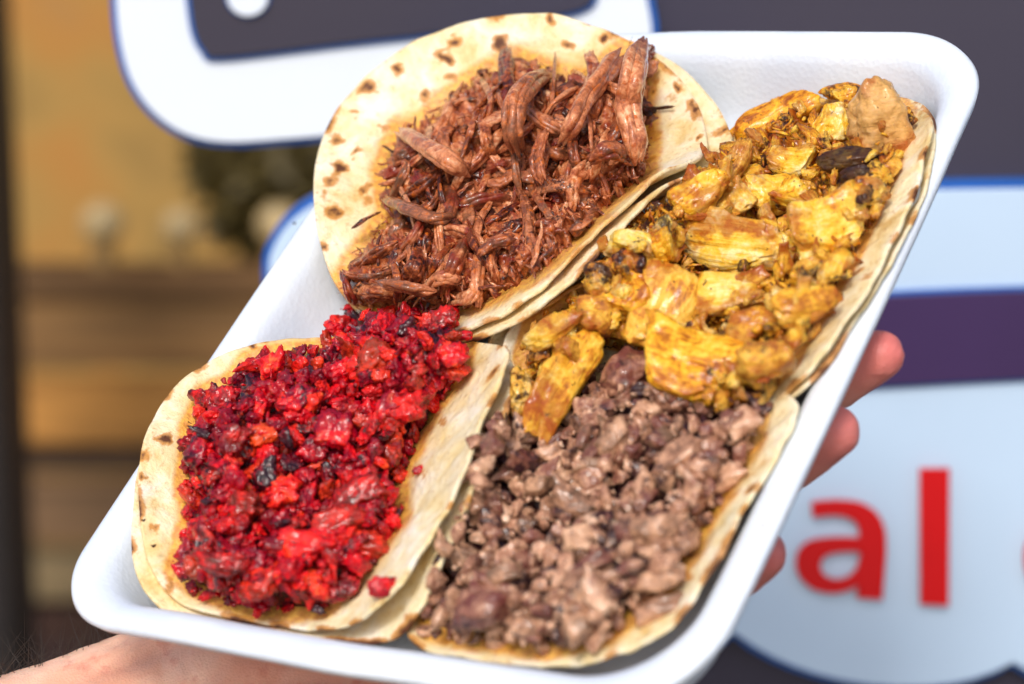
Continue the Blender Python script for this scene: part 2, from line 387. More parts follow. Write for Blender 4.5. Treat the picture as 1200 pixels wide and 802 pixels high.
gm = NT('pavement'); gv = gm.coord(rnd=False); gn = gm.noise(gv, 9, 5, .6)
gmat = gm.fin(gm.mix(gm.val(gn, .3, .7), s2l((92, 84, 78)), s2l((124, 116, 106))), .85, gm.bump(gn, .3, .01))
bm = bmesh.new(); bmesh.ops.create_grid(bm, x_segments=4, y_segments=4, size=40); gme = bpy.data.meshes.new('pavement'); bm.to_mesh(gme); bm.free()
tag(obj('pavement', gme, gmat), 'grey pavement underfoot', None, None, 'structure')

# potted shrub (olive blur) on the barrier
def mat_leaf():
    t = NT('olive_leaf'); v = t.coord(rnd=True); n = t.noise(v, 30, 2)
    return t.fin(t.mix(n, s2l((58, 50, 20)), s2l((104, 88, 38))), .6)
# round pale lamps standing on top of the barrier
M_BULB = mat_plain('cream_glass', s2l((196, 170, 120)), .25, .05)
for (px, py, rr) in ((120, 262, .03), (211, 266, .026), (327, 264, .03)):
    p = world_at(px, py, BY + .02)
    e = empty('jar_lamp', Matrix.Translation((p.x, p.y, bgz(312)))); tag(e, 'small cream glass globe lamp on top of the plank barrier', 'lamp', 'globe lamps on the barrier')
    bm = bmesh.new(); bmesh.ops.create_uvsphere(bm, u_segments=20, v_segments=12, radius=rr)
    for q in bm.verts: q.co.z += p.z - bgz(312)
    me = bpy.data.meshes.new('globe'); bm.to_mesh(me); bm.free(); me.polygons.foreach_set('use_smooth', [True] * len(me.polygons)); obj('globe', me, M_BULB, e)
    bm = bmesh.new(); bmesh.ops.create_cone(bm, cap_ends=True, segments=16, radius1=rr * .7, radius2=rr * .35, depth=p.z - bgz(312))
    for q in bm.verts: q.co.z += (p.z - bgz(312)) / 2 - .004
    me = bpy.data.meshes.new('stand'); bm.to_mesh(me); bm.free(); obj('stand', me, M_BEEF if False else mat_plain('lamp_stand', s2l((150, 116, 62)), .5), e)
sh = empty('olive_shrub', Matrix.Translation((bgx(300, 3.8), 3.8, 0))); tag(sh, 'dark olive shrub growing between the barrier and the ochre wall', 'shrub')
V = []; Fc = []; c0 = world_at(345, 185, 3.8); rsn = np.random.RandomState(3)
for k in range(1400):
    q = rsn.normal(0, 1, 3); q /= np.linalg.norm(q); q *= rsn.rand() ** .4
    c = np.array([q[0] * .17, q[1] * .12, q[2] * .17]) + [0, 0, c0.z - .02] + [c0.x - bgx(300, 3.8), 0, 0]
    a = rsn.normal(0, 1, 3); a /= np.linalg.norm(a); b = np.cross(a, rsn.normal(0, 1, 3)); b /= np.linalg.norm(b); L = .035
    i = len(V); V += [c - a * L, c + b * L * .35, c + a * L, c - b * L * .35]; Fc.append((i, i + 1, i + 2, i + 3))
obj('foliage', mesh_np('foliage', V, Fc, False), mat_leaf(), sh)
bm = bmesh.new(); bmesh.ops.create_cone(bm, cap_ends=True, segments=10, radius1=.03, radius2=.012, depth=c0.z)
for q in bm.verts: q.co += Vector((c0.x - bgx(300, 3.8), 0, c0.z / 2))
me = bpy.data.meshes.new('trunk'); bm.to_mesh(me); bm.free(); obj('trunk', me, mat_wood('bark', s2l((80, 60, 40))), sh)

# ------------------------------------------------------------------ foam tray
def rrect(hw, hl, r, n=20, bulge=.0):
    P = []
    for sx, sy, a0, q in ((1, 1, 0, 1), (-1, 1, 90, 1), (-1, -1, 180, .78), (1, -1, 270, 1)):
        rq = r * q; cx, cy = sx * (hw - rq), sy * (hl - rq)
        for k in range(n):
            a = R_(a0 + 90 * k / (n - 1)); P.append((cx + rq * math.cos(a), cy + rq * math.sin(a)))
    # subdivide straight runs
    Q = []
    m = len(P)
    for k in range(m):
        p, q = np.array(P[k]), np.array(P[(k + 1) % m]); d = np.linalg.norm(q - p); s = 16 if d > .02 else 1
        for j in range(s): Q.append(p + (q - p) * j / s)
    Q = np.array(Q)
    Q[:, 0] += np.sign(Q[:, 0]) * bulge * np.clip(1 - (Q[:, 1] / hl) ** 2, 0, 1) * (np.abs(Q[:, 0]) / hw) ** 4
    Q[:, 1] += np.sign(Q[:, 1]) * bulge * np.clip(1 - (Q[:, 0] / hw) ** 2, 0, 1) * (np.abs(Q[:, 1]) / hl) ** 4
    return Q
CORNER = .029
prof = [(0.0006, .0188), (0.0, .0203), (.0005, .0215), (.0016, .0221), (.0036, .0223), (.0058, .0220), (.0078, .0211), (.0094, .0196), (.0107, .0172), (.0122, .0130), (.0140, .0085), (.0158, .0046), (.0182, .0018), (.0215, .0005), (.027, .0), (.05, 0), (.075, 0)]
prof_u = [(.0010, .0178), (.0034, .0172), (.0054, .0162), (.0068, .0140), (.0084, .0098), (.0100, .0050), (.0122, .0005), (.0165, -.0030), (.027, -.004), (.05, -.004), (.075, -.004)]
def ring(off, z):
    r = max(CORNER - off * .55, .006)
    P = rrect(TW / 2 - off, TL / 2 - off, r, bulge=.0012); return np.c_[P, np.full(len(P), z)]
rings = [ring(*p) for p in prof_u[::-1]] + [ring(*p) for p in prof]
nr = len(rings[0]); V = np.concatenate(rings)
wob = vnoise(V * 40) * .0004; V = V + np.c_[wob, wob, wob * .7]
Fc = []
for k in range(len(rings) - 1):
    for j in range(nr):
        a = k * nr + j; b = k * nr + (j + 1) % nr; Fc.append((a, b, b + nr, a + nr))
Fc.append(tuple(range(nr))[::-1]); Fc.append(tuple(range((len(rings) - 1) * nr, len(rings) * nr)))
tray = obj('foam_tray', mesh_np('foam_tray', V, Fc), mat_foam(), None, TRAY)
tag(tray, 'white rectangular foam tray with rounded corners held in a hand', 'tray')

# ------------------------------------------------------------------ tortillas (thin-plate surfaces through measured points)
def tps(U, X, lam=1e-6):
    d = np.linalg.norm(U[:, None] - U[None], axis=2); K = np.where(d > 0, d * d * np.log(d + 1e-12), 0) + lam * np.eye(len(U))
    P = np.c_[np.ones(len(U)), U]; A = np.block([[K, P], [P.T, np.zeros((3, 3))]]); B = np.r_[X, np.zeros((3, X.shape[1]))]
    Wt = np.linalg.solve(A, B)
    def f(Q):
        d = np.linalg.norm(Q[:, None] - U[None], axis=2); K = np.where(d > 0, d * d * np.log(d + 1e-12), 0)
        return K @ Wt[:-3] + np.c_[np.ones(len(Q)), Q] @ Wt[-3:]
    return f
SURF = []          # (px, py, h) samples of every tortilla's upper face
def tortilla(name, label, edge, inner, mat, seed, spots=(), oilpoly=None, nspots=26, thick=.0017, rand_toast=1.0, oilw=45.):
    """edge: measured points (px,py,h mm) round the rim; inner: (unit x, unit y, px, py, h)"""
    ne = len(edge); U = []; X = []
    # spread the rim points by their arc length
    E = np.array([loc(a, b, h / 1000) for a, b, h in edge]); L = np.linalg.norm(np.roll(E, -1, 0) - E, axis=1); s = np.r_[0, np.cumsum(L)[:-1]] / L.sum() * 2 * math.pi
    for k in range(ne): U.append((math.cos(s[k]), math.sin(s[k]))); X.append(E[k])
    cen = E.mean(0)
    for (fx, a, b, h) in inner:
        X.append(loc(a, b, h / 1000)); k = fx
        U.append((k[0], k[1]))
    f = tps(np.array(U), np.array(X))
    NR, NA = 64, 220
    rs = np.random.RandomState(seed); Q = [(0, 0)]; rr = np.linspace(0, 1, NR + 1)[1:]
    th = np.linspace(0, 2 * math.pi, NA, endpoint=False); Q = np.concatenate([[(0, 0)]] + [np.c_[r * np.cos(th), r * np.sin(th)] for r in rr])
    # uneven outline
    ow = 1 + .010 * vnoise(np.c_[np.cos(th) * 2.2, np.sin(th) * 2.2, th * 0 + seed]) + .003 * vnoise(np.c_[np.cos(th) * 7, np.sin(th) * 7, th * 0 + seed])
    rad = np.linalg.norm(Q, axis=1); an = np.r_[0, np.tile(np.arange(NA), NR)].astype(int)
    Qd = Q * np.where(rad > 0, 1 + (ow[an] - 1) * rad ** 4, 1)[:, None]
    P = f(Qd)
    # normals
    e = 1e-3; tx = f(Qd + [e, 0]) - P; ty = f(Qd + [0, e]) - P; N = np.cross(tx, ty); N /= np.linalg.norm(N, axis=1)[:, None]
    if N[:, 2].mean() < 0: N = -N
    P = P + N * (.0009 * fbm(np.c_[Q * 3.5, Q[:, :1] * 0 + seed * 3.1], 3) + .00035 * fbm(np.c_[Q * 14, Q[:, :1] * 0 + seed], 2) + .0004 * np.clip((rad - .8) / .2, 0, 1) * vnoise(np.c_[Q * 6, Q[:, :1] * 0 + seed]))[:, None]
    px, py, dep = to_px(P); SURF.append(np.c_[px, py, P[:, 2]])
    tk = thick * (1 - .45 * np.clip((rad - .94) / .06, 0, 1) ** 2)
    bot = P - N * tk[:, None]; n = len(P); V = np.r_[P, bot]; Fc = []
    flip = np.cross(P[1] - P[0], P[1 + NA // 4] - P[0]) @ N[0] < 0
    def q(a, b, c, d): Fc.append((d, c, b, a) if flip else (a, b, c, d))
    for j in range(NA):
        j2 = (j + 1) % NA; Fc.append((0, 1 + j2, 1 + j) if flip else (0, 1 + j, 1 + j2)); Fc.append((n, n + 1 + j, n + 1 + j2) if flip else (n, n + 1 + j2, n + 1 + j))
    for k in range(NR - 1):
        o = 1 + k * NA
        for j in range(NA):
            j2 = (j + 1) % NA; q(o + j, o + NA + j, o + NA + j2, o + j2); q(n + o + j2, n + o + NA + j2, n + o + NA + j, n + o + j)
    o = 1 + (NR - 1) * NA
    for j in range(NA): q(o + j, n + o + j, n + o + (j + 1) % NA, o + (j + 1) % NA)
    # toasted spots
    toast = np.zeros(n); wx = px + 7 * vnoise(P * 330) + 3 * vnoise(P * 800); wy = py + 7 * vnoise(P * 330 + 9) + 3 * vnoise(P * 800 + 4)
    for (sx, sy, sr, sa) in spots: toast = np.maximum(toast, sa * np.clip(1.3 - np.hypot((wx - sx), (wy - sy)) / (sr * 1.25), 0, 1.15))
    for k in range(nspots):
        a = rs.rand() * 2 * math.pi; r = math.sqrt(rs.rand()) * 1.0; c = np.array([math.cos(a), math.sin(a)]) * r
        sz = math.exp(rs.uniform(math.log(.012), math.log(.09))); st = rs.uniform(.3, 1.0) * rand_toast * (1 if sz < .05 else .55)
        ell = rs.uniform(.6, 1.6); d = Q - c; toast = np.maximum(toast, st * np.clip(1.25 - np.hypot(d[:, 0] * ell, d[:, 1]) / sz + .35 * vnoise(np.c_[Q * 26, Q[:, :1] * 0 + k]), 0, 1.1))
    edge_t = np.clip((rad - .955) / .045, 0, 1) * np.clip(vnoise(np.c_[np.cos(np.arctan2(Q[:, 1], Q[:, 0])) * 9, np.sin(np.arctan2(Q[:, 1], Q[:, 0])) * 9, Q[:, 0] * 0 + seed]) * 1.1, 0, .9)
    toast = np.maximum(toast, edge_t)
    oil = np.zeros(n)
    if oilpoly is not None: oil = np.where(in_poly(px, py, oilpoly), 1.0, np.clip(1 - dist_poly(px, py, oilpoly) / oilw, 0, 1))
    me = mesh_np(name, V, Fc)
    for an_, arr in (('toast', toast), ('oil', oil)):
        at = me.attributes.new(an_, 'FLOAT', 'POINT'); at.data.foreach_set('value', np.r_[arr, arr].astype(np.float32))
    ob = obj(name, me, mat, None, TRAY); tag(ob, label, 'tortilla')
    return ob

BEEF = [(520, 118), (560, 85), (610, 68), (650, 82), (690, 88), (720, 62), (752, 48), (766, 80), (754, 120), (764, 165), (757, 200), (720, 230), (690, 262), (650, 302), (612, 328), (570, 352), (520, 362), (470, 362), (412, 357), (396, 330), (425, 290), (452, 250), (446, 200), (468, 150), (500, 138)]
REDP = [(236, 458), (265, 450), (288, 420), (330, 408), (370, 406), (402, 394), (372, 382), (368, 365), (420, 360), (470, 360), (530, 362), (551, 400), (545, 435), (508, 478), (482, 530), (470, 560), (472, 600), (440, 650), (410, 690), (378, 716), (300, 717), (225, 692), (200, 665), (218, 610), (213, 560), (218, 500)]
CHKP = [(862, 152), (900, 112), (935, 100), (962, 130), (985, 100), (1030, 90), (1070, 130), (1048, 200), (1010, 290), (972, 358), (926, 434), (898, 462), (850, 486), (790, 460), (740, 410), (700, 400), (668, 486), (630, 480), (606, 420), (618, 380), (690, 335), (708, 285), (770, 235), (838, 182)]
PORK = [(560, 500), (590, 478), (640, 486), (690, 440), (735, 405), (790, 440), (840, 470), (896, 472), (884, 518), (846, 582), (812, 642), (776, 694), (714, 748), (640, 762), (560, 752), (502, 744), (496, 712), (518, 640), (545, 580)]

MT1, MT2, MT3 = mat_tortilla('flour_tortilla'), mat_tortilla('flour_tortilla_golden', .05), mat_tortilla('corn_tortilla_oily', .2)
tb = [(587, 50, 8, .95), (521, 66, 7, .9), (466, 86, 7, .9), (535, 50, 8, .85), (710, 42, 7, 1), (643, 20, 5, .7), (688, 24, 5, .8), (667, 54, 6, .8), (394, 167, 7, .9), (418, 176, 6, .8), (397, 198, 8, .95), (392, 247, 10, .9), (502, 116, 5, .8), (431, 105, 8, .8), (374, 229, 6, .7), (382, 287, 6, .8), (430, 219, 5, .6), (529, 90, 8, .6), (765, 105, 5, .8), (794, 102, 5, .7), (814, 130, 7, .8), (821, 160, 4, .8), (766, 157, 8, .6), (764, 187, 8, .6), (455, 150, 6, .6), (415, 130, 5, .6)]
# pork tacos first (undermost in the corner), then the chicken, red and beef ones
tortilla('tortilla', 'oily golden tortilla under the chopped brown pork, toasted along the tray wall',
         [(936, 472, 24), (895, 560, 23), (848, 642, 23), (800, 714, 22), (744, 762, 19), (650, 779, 15), (550, 769, 13), (484, 756, 11), (474, 700, 9), (516, 600, 13), (566, 500, 15), (610, 435, 14), (700, 415, 9), (830, 445, 14)],
         [((0, 0), 690, 600, 3), ((.55, .1), 790, 590, 6), ((-.1, -.5), 600, 640, 2.5)], MT3, 11, oilpoly=PORK, nspots=70, rand_toast=.9, oilw=26.)
tortilla('tortilla', 'outer golden tortilla of the yellow chicken taco resting on the tray wall',
         [(1096, 142, 23), (1079, 225, 24), (1040, 312, 24), (991, 388, 24), (944, 454, 22), (914, 476, 19), (800, 480, 5), (690, 465, 5), (580, 440, 14), (572, 408, 20), (690, 322, 24), (772, 237, 24), (850, 184, 14), (960, 125, 5), (1050, 115, 10)],
         [((0, 0), 830, 310, 4), ((.5, .2), 950, 300, 8)], MT2, 12, oilpoly=CHKP, nspots=70, rand_toast=.9, oilw=14.)
tortilla('tortilla', 'inner toasted tortilla cradling the yellow chicken pieces',
         [(1090, 144, 27), (1069, 225, 28), (1030, 311, 28), (981, 386, 28), (931, 447, 25), (900, 470, 21), (800, 470, 8), (690, 455, 8), (592, 436, 16), (590, 404, 22), (694, 328, 26), (776, 243, 26), (852, 190, 17), (955, 135, 8), (1045, 125, 13)],
         [((0, 0), 830, 315, 7), ((.5, .2), 945, 300, 11)], MT2, 13, oilpoly=CHKP, nspots=70, rand_toast=.9, oilw=14.)
tortilla('tortilla', 'outer pale tortilla of the red meat taco, folded against the chopped pork',
         [(603, 448, 26), (575, 520, 27), (548, 585, 26), (520, 655, 23), (496, 710, 18), (462, 746, 12), (405, 752, 9), (290, 730, 10), (190, 716, 16), (163, 685, 21), (154, 610, 25), (165, 540, 26), (215, 460, 24), (300, 420, 20), (400, 405, 14), (540, 400, 16), (592, 412, 22)],
         [((0, 0), 370, 570, 3), ((.4, .3), 440, 600, 6)], MT1, 14, oilpoly=REDP, nspots=26, rand_toast=.6, oilw=18.)
tortilla('tortilla', 'inner tortilla holding the red meat, cream with orange oil stains',
         [(592, 412, 32), (568, 480, 33), (538, 560, 33), (505, 625, 30), (470, 680, 26), (425, 724, 18), (370, 738, 12), (290, 724, 12), (215, 706, 16), (178, 665, 22), (163, 600, 28), (165, 525, 31), (195, 465, 30), (245, 424, 28), (320, 400, 24), (405, 394, 19), (510, 396, 20), (565, 400, 26)],
         [((0, 0), 370, 565, 6), ((.4, .3), 440, 595, 9)], MT1, 15, oilpoly=REDP, nspots=30, rand_toast=.75, oilw=24.,
         spots=[(193, 514, 8, .9), (170, 535, 8, .7), (180, 620, 7, .6), (200, 690, 9, .6), (168, 560, 5, .8), (490, 552, 7, .7), (300, 405, 5, .8), (520, 490, 6, .6)])
tortilla('tortilla', 'outer white tortilla peeking from under the shredded beef taco',
         [(740, 46, 26), (795, 75, 20), (838, 118, 15), (857, 160, 14), (847, 187, 22), (778, 219, 31), (702, 292, 35), (645, 347, 33), (556, 396, 26), (470, 393, 14), (400, 340, 14), (382, 250, 26), (400, 150, 30), (470, 85, 31), (560, 40, 32), (650, 25, 30)],
         [((0, 0), 600, 235, 5.5), ((.1, .5), 660, 280, 14)], MT1, 16, oilpoly=BEEF, nspots=22, rand_toast=.7, oilw=10.)
tortilla('tortilla', 'round toasted tortilla piled with shredded brown beef, brown griddle spots round its rim',
         [(720, 38, 29), (775, 72, 24), (812, 112, 19), (829, 155, 17), (824, 184, 22), (768, 206, 32), (693, 278, 36), (634, 336, 34), (550, 386, 27), (470, 380, 18), (398, 338, 18), (372, 270, 27), (369, 205, 31), (385, 145, 33), (430, 88, 35), (500, 44, 36), (580, 20, 36), (655, 17, 34)],
         [((0, 0), 600, 230, 8.5), ((.1, .5), 655, 270, 18)], MT1, 17, oilpoly=BEEF, nspots=26, rand_toast=.7, oilw=30., spots=tb)

SP = np.concatenate(SURF)
_cell = {}
for k_ in range(len(SP)): _cell.setdefault((int(SP[k_, 0] // 12), int(SP[k_, 1] // 12)), []).append(SP[k_, 2])
def surf_h(px, py):
    """height of the uppermost tortilla (or tray floor) seen at that place"""
    v = _cell.get((int(px // 12), int(py // 12)))
    return max(v) if v else 0.0

# ------------------------------------------------------------------ meat piece meshes
def ico(sub):
    bm = bmesh.new(); bmesh.ops.create_icosphere(bm, subdivisions=sub, radius=1)
    V = np.array([v.co[:] for v in bm.verts]); F = [tuple(v.index for v in f.verts) for f in bm.faces]; bm.free(); return V, F
ICO4 = ico(4); ICO5 = ico(5)

def chunk_mesh(name, seed, ax=(1, .8, .65), planes=7, p=9, amps=(.12, .1, .05), freq=(1.3, 3.2, 8), fib=None, bend=.15, hi=False, pit=0.0):
    """chopped piece: rounded polyhedron with lumps, unit half length"""
    rs = np.random.RandomState(seed); D, F = ICO5 if hi else ICO4
    Nn = [np.array(v, float) for v in ((1, 0, 0), (-1, 0, 0), (0, 1, 0), (0, -1, 0), (0, 0, 1), (0, 0, -1))]
    Nn = [n + rs.normal(0, .22, 3) for n in Nn] + [rs.normal(0, 1, 3) for _ in range(planes)]
    acc = 0
    for k, n in enumerate(Nn):
        n = n / np.linalg.norm(n); c = rs.uniform(.78, 1.0) if k < 6 else rs.uniform(.82, 1.15)
        acc = acc + (np.maximum(D @ n, 0) / c) ** p
    r = acc ** (-1 / p)
    o = rs.uniform(0, 50, 3)
    X = D * r[:, None] * np.array(ax)
    d = amps[0] * fbm(X * freq[0] + o, 2) + amps[1] * fbm(X * freq[1] + o, 2) + amps[2] * fbm(X * freq[2] + o, 2)
    if pit: d = d - pit * np.clip(vnoise(X * 4.5 + o + 5) - .25, 0, 1)
    if fib: d = d + fib[0] * (1 - 2 * np.abs(vnoise(X * np.array([.9, fib[1], fib[1]]) + o)))
    sear = np.clip((r / np.median(r) - 1.0) / .3, 0, 1)
    X = X * (1 + d)[:, None]
    X[:, 2] += bend * (X[:, 0] ** 2 - .4) * rs.choice([-1, 1]); X[:, 1] += bend * .7 * (X[:, 0] ** 2 - .4) * rs.choice([-1, 1])
    me = mesh_np(name, X, F); at = me.attributes.new('sear', 'FLOAT', 'POINT'); at.data.foreach_set('value', sear.astype(np.float32)); return me

def sweep(name, C, rad, seed, NA=18, rough=.35, flat=.6, ridges=.3, mat=None, fray=True):
    """fibrous strand along the centreline C (n,3), radius rad(t)"""
    rs = np.random.RandomState(seed); n = len(C); T = np.gradient(C, axis=0); T /= np.linalg.norm(T, axis=1)[:, None] + 1e-12
    up = rs.normal(0, 1, 3); V = []; tw = rs.uniform(-1.5, 1.5)
    th = np.linspace(0, 2 * math.pi, NA, endpoint=False)
    gro = ridges * vnoise(np.c_[np.cos(th) * 2.6, np.sin(th) * 2.6, th * 0 + seed * 1.7]) + ridges * .7 * vnoise(np.c_[np.cos(th) * 6, np.sin(th) * 6, th * 0 + seed])
    N = up - (up @ T[0]) * T[0]; N /= np.linalg.norm(N)
    for k in range(n):
        N = N - (N @ T[k]) * T[k]; N /= np.linalg.norm(N) + 1e-12; B = np.cross(T[k], N); t = k / (n - 1)
        a = th + tw * t
        g = gro + rough * .5 * vnoise(np.c_[np.cos(th) * 2, np.sin(th) * 2, th * 0 + t * 7 + seed])
        if fray: # uneven fibre ends
            e = vnoise(np.c_[np.cos(th) * 5 + seed, np.sin(th) * 5, th * 0 + 3]) * .06
            g = g - .9 * np.clip((np.abs(t - .5) - .43 + e) / .08, 0, 1)
        rr = rad(t) * np.maximum(1 + g, .04)
        V.append(C[k] + np.outer(rr * np.cos(a), N) + np.outer(rr * flat * np.sin(a), B))
    V = np.concatenate(V); F = []
    for k in range(n - 1):
        for j in range(NA):
            j2 = (j + 1) % NA; F.append((k * NA + j, k * NA + j2, (k + 1) * NA + j2, (k + 1) * NA + j))
    F.append(tuple(range(NA))[::-1]); F.append(tuple(range((n - 1) * NA, n * NA)))
    return mesh_np(name, V, F)

def bundle(name, C, rad, seed, K=6, flat=.6, NA=8):
    """pulled meat: K fibres running side by side along C, drifting apart at the frayed ends"""
    rs = np.random.RandomState(seed); n = len(C); t = np.linspace(0, 1, n); T = np.gradient(C, axis=0); T /= np.linalg.norm(T, axis=1)[:, None] + 1e-12
    up = rs.normal(0, 1, 3); Ns = []; N = up - (up @ T[0]) * T[0]
    for k in range(n): N = N - (N @ T[k]) * T[k]; N /= np.linalg.norm(N) + 1e-12; Ns.append(N)
    Ns = np.array(Ns); Bs = np.cross(T, Ns); env = np.array([rad(u) for u in t]); rm = env.max(); V = []; F = []; th = np.linspace(0, 2 * math.pi, NA, endpoint=False)
    fr = np.clip((np.abs(t - .5) - .3) / .2, 0, 1) ** 2
    for q in range(K):
        a0 = 2 * math.pi * q / max(K - 1, 1) + rs.uniform(-.4, .4); rr0 = 0 if q == 0 else rs.uniform(.45, .7); tw = rs.uniform(-.7, .7); fr_ = rs.uniform(-.3, .8)
        r_f = rm * (.62 if q == 0 else rs.uniform(.3, .5)); ta, tb_ = rs.uniform(0, .13) * (q > 0), 1 - rs.uniform(0, .13) * (q > 0)
        ts = ta + (tb_ - ta) * t
        def at(A): return np.stack([np.interp(ts, t, A[:, k]) for k in range(3)], 1)
        c, nn, bb, ev, f_ = at(C), at(Ns), at(Bs), np.interp(ts, t, env), np.interp(ts, t, fr)
        ang = a0 + tw * t; off = ev * rr0 * (1 + f_ * fr_)
        wob = .18 * rm * np.stack([vnoise(np.c_[t * 5, t * 0 + q * 3.3 + seed, t * 0 + k]) for k in range(3)], 1)
        c = c + nn * (off * np.cos(ang))[:, None] + bb * (off * flat * np.sin(ang))[:, None] + wob
        prof_ = r_f * np.minimum(1, (np.sin(math.pi * np.clip(t, .01, .99)) * 2.2) ** .6) * (ev / rm) ** .5 * (1 + .22 * vnoise(np.c_[t * 9, t * 0 + q, t * 0 + seed]))
        rings = c[:, None, :] + nn[:, None, :] * (prof_[:, None] * np.cos(th)[None])[:, :, None] + bb[:, None, :] * (prof_[:, None] * np.sin(th)[None] * (.55 + .45 * flat))[:, :, None]
        i0 = sum(len(v) for v in V); V.append(rings.reshape(-1, 3))
        for k in range(n - 1):
            for j in range(NA):
                j2 = (j + 1) % NA; F.append((i0 + k * NA + j, i0 + k * NA + j2, i0 + (k + 1) * NA + j2, i0 + (k + 1) * NA + j))
        F.append(tuple(range(i0, i0 + NA))[::-1]); F.append(tuple(range(i0 + (n - 1) * NA, i0 + n * NA)))
    return mesh_np(name, np.concatenate(V), F)

def shred_mesh(name, seed, slim=False):
    rs = np.random.RandomState(seed); t = np.linspace(-1, 1, 26); b1, b2, b3 = rs.uniform(-.45, .45), rs.uniform(-.35, .35), rs.uniform(-.25, .25)
    C = np.c_[t, b1 * t * t + b2 * t ** 3 + .06 * vnoise(np.c_[t * 3, t * 0 + seed, t * 0]), b3 * t * t + .08 * vnoise(np.c_[t * 2, t * 0, t * 0 + seed])]
    r0 = rs.uniform(.035, .06) if slim else rs.uniform(.13, .22)
    return bundle(name, C, lambda u: r0 * (math.sin(math.pi * (.1 + .8 * u)) ** .5), seed, K=2 if slim else rs.randint(4, 7), flat=rs.uniform(.45, .8), NA=7)

def frame(angle, lean=.45, jit=.25, spin=0.0, rs=random):
    """rotation in the tray frame: local x along the picture direction `angle`, z between tray normal and viewer"""
    vz = np.array([0.527, -0.573, 0.628]); z = (1 - lean) * np.array([0, 0, 1.0]) + lean * vz + np.array([rs.uniform(-jit, jit) for _ in range(3)]); z /= np.linalg.norm(z)
    ix = _RT @ np.array([math.cos(R_(angle)), math.sin(R_(angle)), 0]); x = ix - (ix @ z) * z; x /= np.linalg.norm(x); y = np.cross(z, x)
    return Matrix(((x[0], y[0], z[0]), (x[1], y[1], z[1]), (x[2], y[2], z[2]))).to_4x4()

PXM = 1 / 4450.0     # metres per picture pixel around the food
def place(name, me, px, py, h, rot, size, label, cat, group, colr=(0, 0, 0)):
    o = bpy.data.objects.new(name, me); COL.objects.link(o)
    o.matrix_world = TRAY @ Matrix.Translation(loc(px, py, h)) @ rot @ Matrix.Diagonal((size[0], size[1], size[2], 1))
    o.color = (colr[0], colr[1], colr[2], 1); tag(o, label, cat, group)
    return o

def heap(poly, H, reach):
    def f(px, py):
        d = float(dist_poly(np.array([px]), np.array([py]), poly)[0]) if True else 0
        t = min(d / reach, 1.0); ins = bool(in_poly(np.array([px]), np.array([py]), poly)[0])
        return surf_h(px, py) + (H * (1 - (1 - t) ** 2) if ins else 0.0)
    return f

def darts(poly, spacing, n, seed, tries=9000):
    rs = np.random.RandomState(seed); P = np.array(poly); x0, y0 = P.min(0); x1, y1 = P.max(0); out = []
    cand = np.c_[rs.uniform(x0, x1, tries), rs.uniform(y0, y1, tries)]; cand = cand[in_poly(cand[:, 0], cand[:, 1], poly)]
    for c in cand:
        if all((c[0] - q[0]) ** 2 + (c[1] - q[1]) ** 2 > spacing ** 2 for q in out):
            out.append(c)
            if len(out) >= n: break
    return out

def base_mass(name, label, cat, poly, hf, drop, mat, seed, amp=.003, colr=(0, 0, 0), freq=300):
    """juicy bottom of the filling: one lumpy sheet with a skirt, below the pieces"""
    P = np.array(poly); x0, y0 = P.min(0); x1, y1 = P.max(0); st = 4.0
    xs = np.arange(x0, x1, st); ys = np.arange(y0, y1, st); gx, gy = np.meshgrid(xs, ys); ins = in_poly(gx, gy, poly) & (dist_poly(gx, gy, poly) > 5)
    idx = -np.ones(gx.shape, int); V = []
    for i in range(gx.shape[0]):
        for j in range(gx.shape[1]):
            if ins[i, j]:
                idx[i, j] = len(V); V.append(loc(gx[i, j], gy[i, j], hf(gx[i, j], gy[i, j]) - drop))
    V = np.array(V); dn = fbm(V * freq + seed, 3); V[:, 2] += amp * dn
    low = V.copy(); low[:, 2] -= .006
    n = len(V); F = []; from collections import Counter; ed = Counter(); up = []
    for i in range(gx.shape[0] - 1):
        for j in range(gx.shape[1] - 1):
            q = (idx[i, j], idx[i + 1, j], idx[i + 1, j + 1], idx[i, j + 1])
            if min(q) >= 0: up.append(q)
    es = set()
    for q in up:
        for k in range(4): es.add((q[k], q[(k + 1) % 4]))
    F = up + [tuple(n + k for k in q[::-1]) for q in up]
    for (a, b) in es:
        if (b, a) not in es: F.append((b, a, n + a, n + b))
    o = obj(name, mesh_np(name, np.r_[V, low], F), mat, None, TRAY); o.color = (*colr, 1)
    tag(o, label, cat, None, 'stuff'); return o

ICO1 = ico(1)
def crumbs(name, label, cat, poly, hf, n, lo, hi, mat, seed, colr=(0, 0, 0), thin=0.0, dz=(-.002, .0012)):
    """uncountable fine crumbs or fibres between the pieces, one object"""
    rs = np.random.RandomState(seed); D, F0 = ICO1; V = []; F = []
    for k, (x, y) in enumerate(darts(poly, 1.5, n, seed, n * 4)):
        s_ = math.exp(rs.uniform(math.log(lo), math.log(hi))) * PXM
        q = D * (1 + .6 * rs.uniform(-1, 1, len(D)))[:, None]
        if thin and rs.rand() < thin:
            L = rs.uniform(2.2, 4.0); q = D * np.array([L, .6, .5]); q[:, 1] += rs.uniform(-.12, .12) * q[:, 0] ** 2; q[:, 2] += rs.uniform(-.08, .08) * q[:, 0] ** 2
        else: q = q * rs.uniform(.4, 1.5, 3)
        A, _ = np.linalg.qr(rs.normal(0, 1, (3, 3))); c = loc(x, y, hf(x, y) + rs.uniform(*dz))
        i0 = k * len(D); V.append(q @ A.T * s_ + c); F += [(a + i0, b + i0, c2 + i0) for a, b, c2 in F0]
    o = obj(name, mesh_np(name, np.concatenate(V), F), mat, None, TRAY); o.color = (*colr, 1); tag(o, label, cat, None, 'stuff'); return o

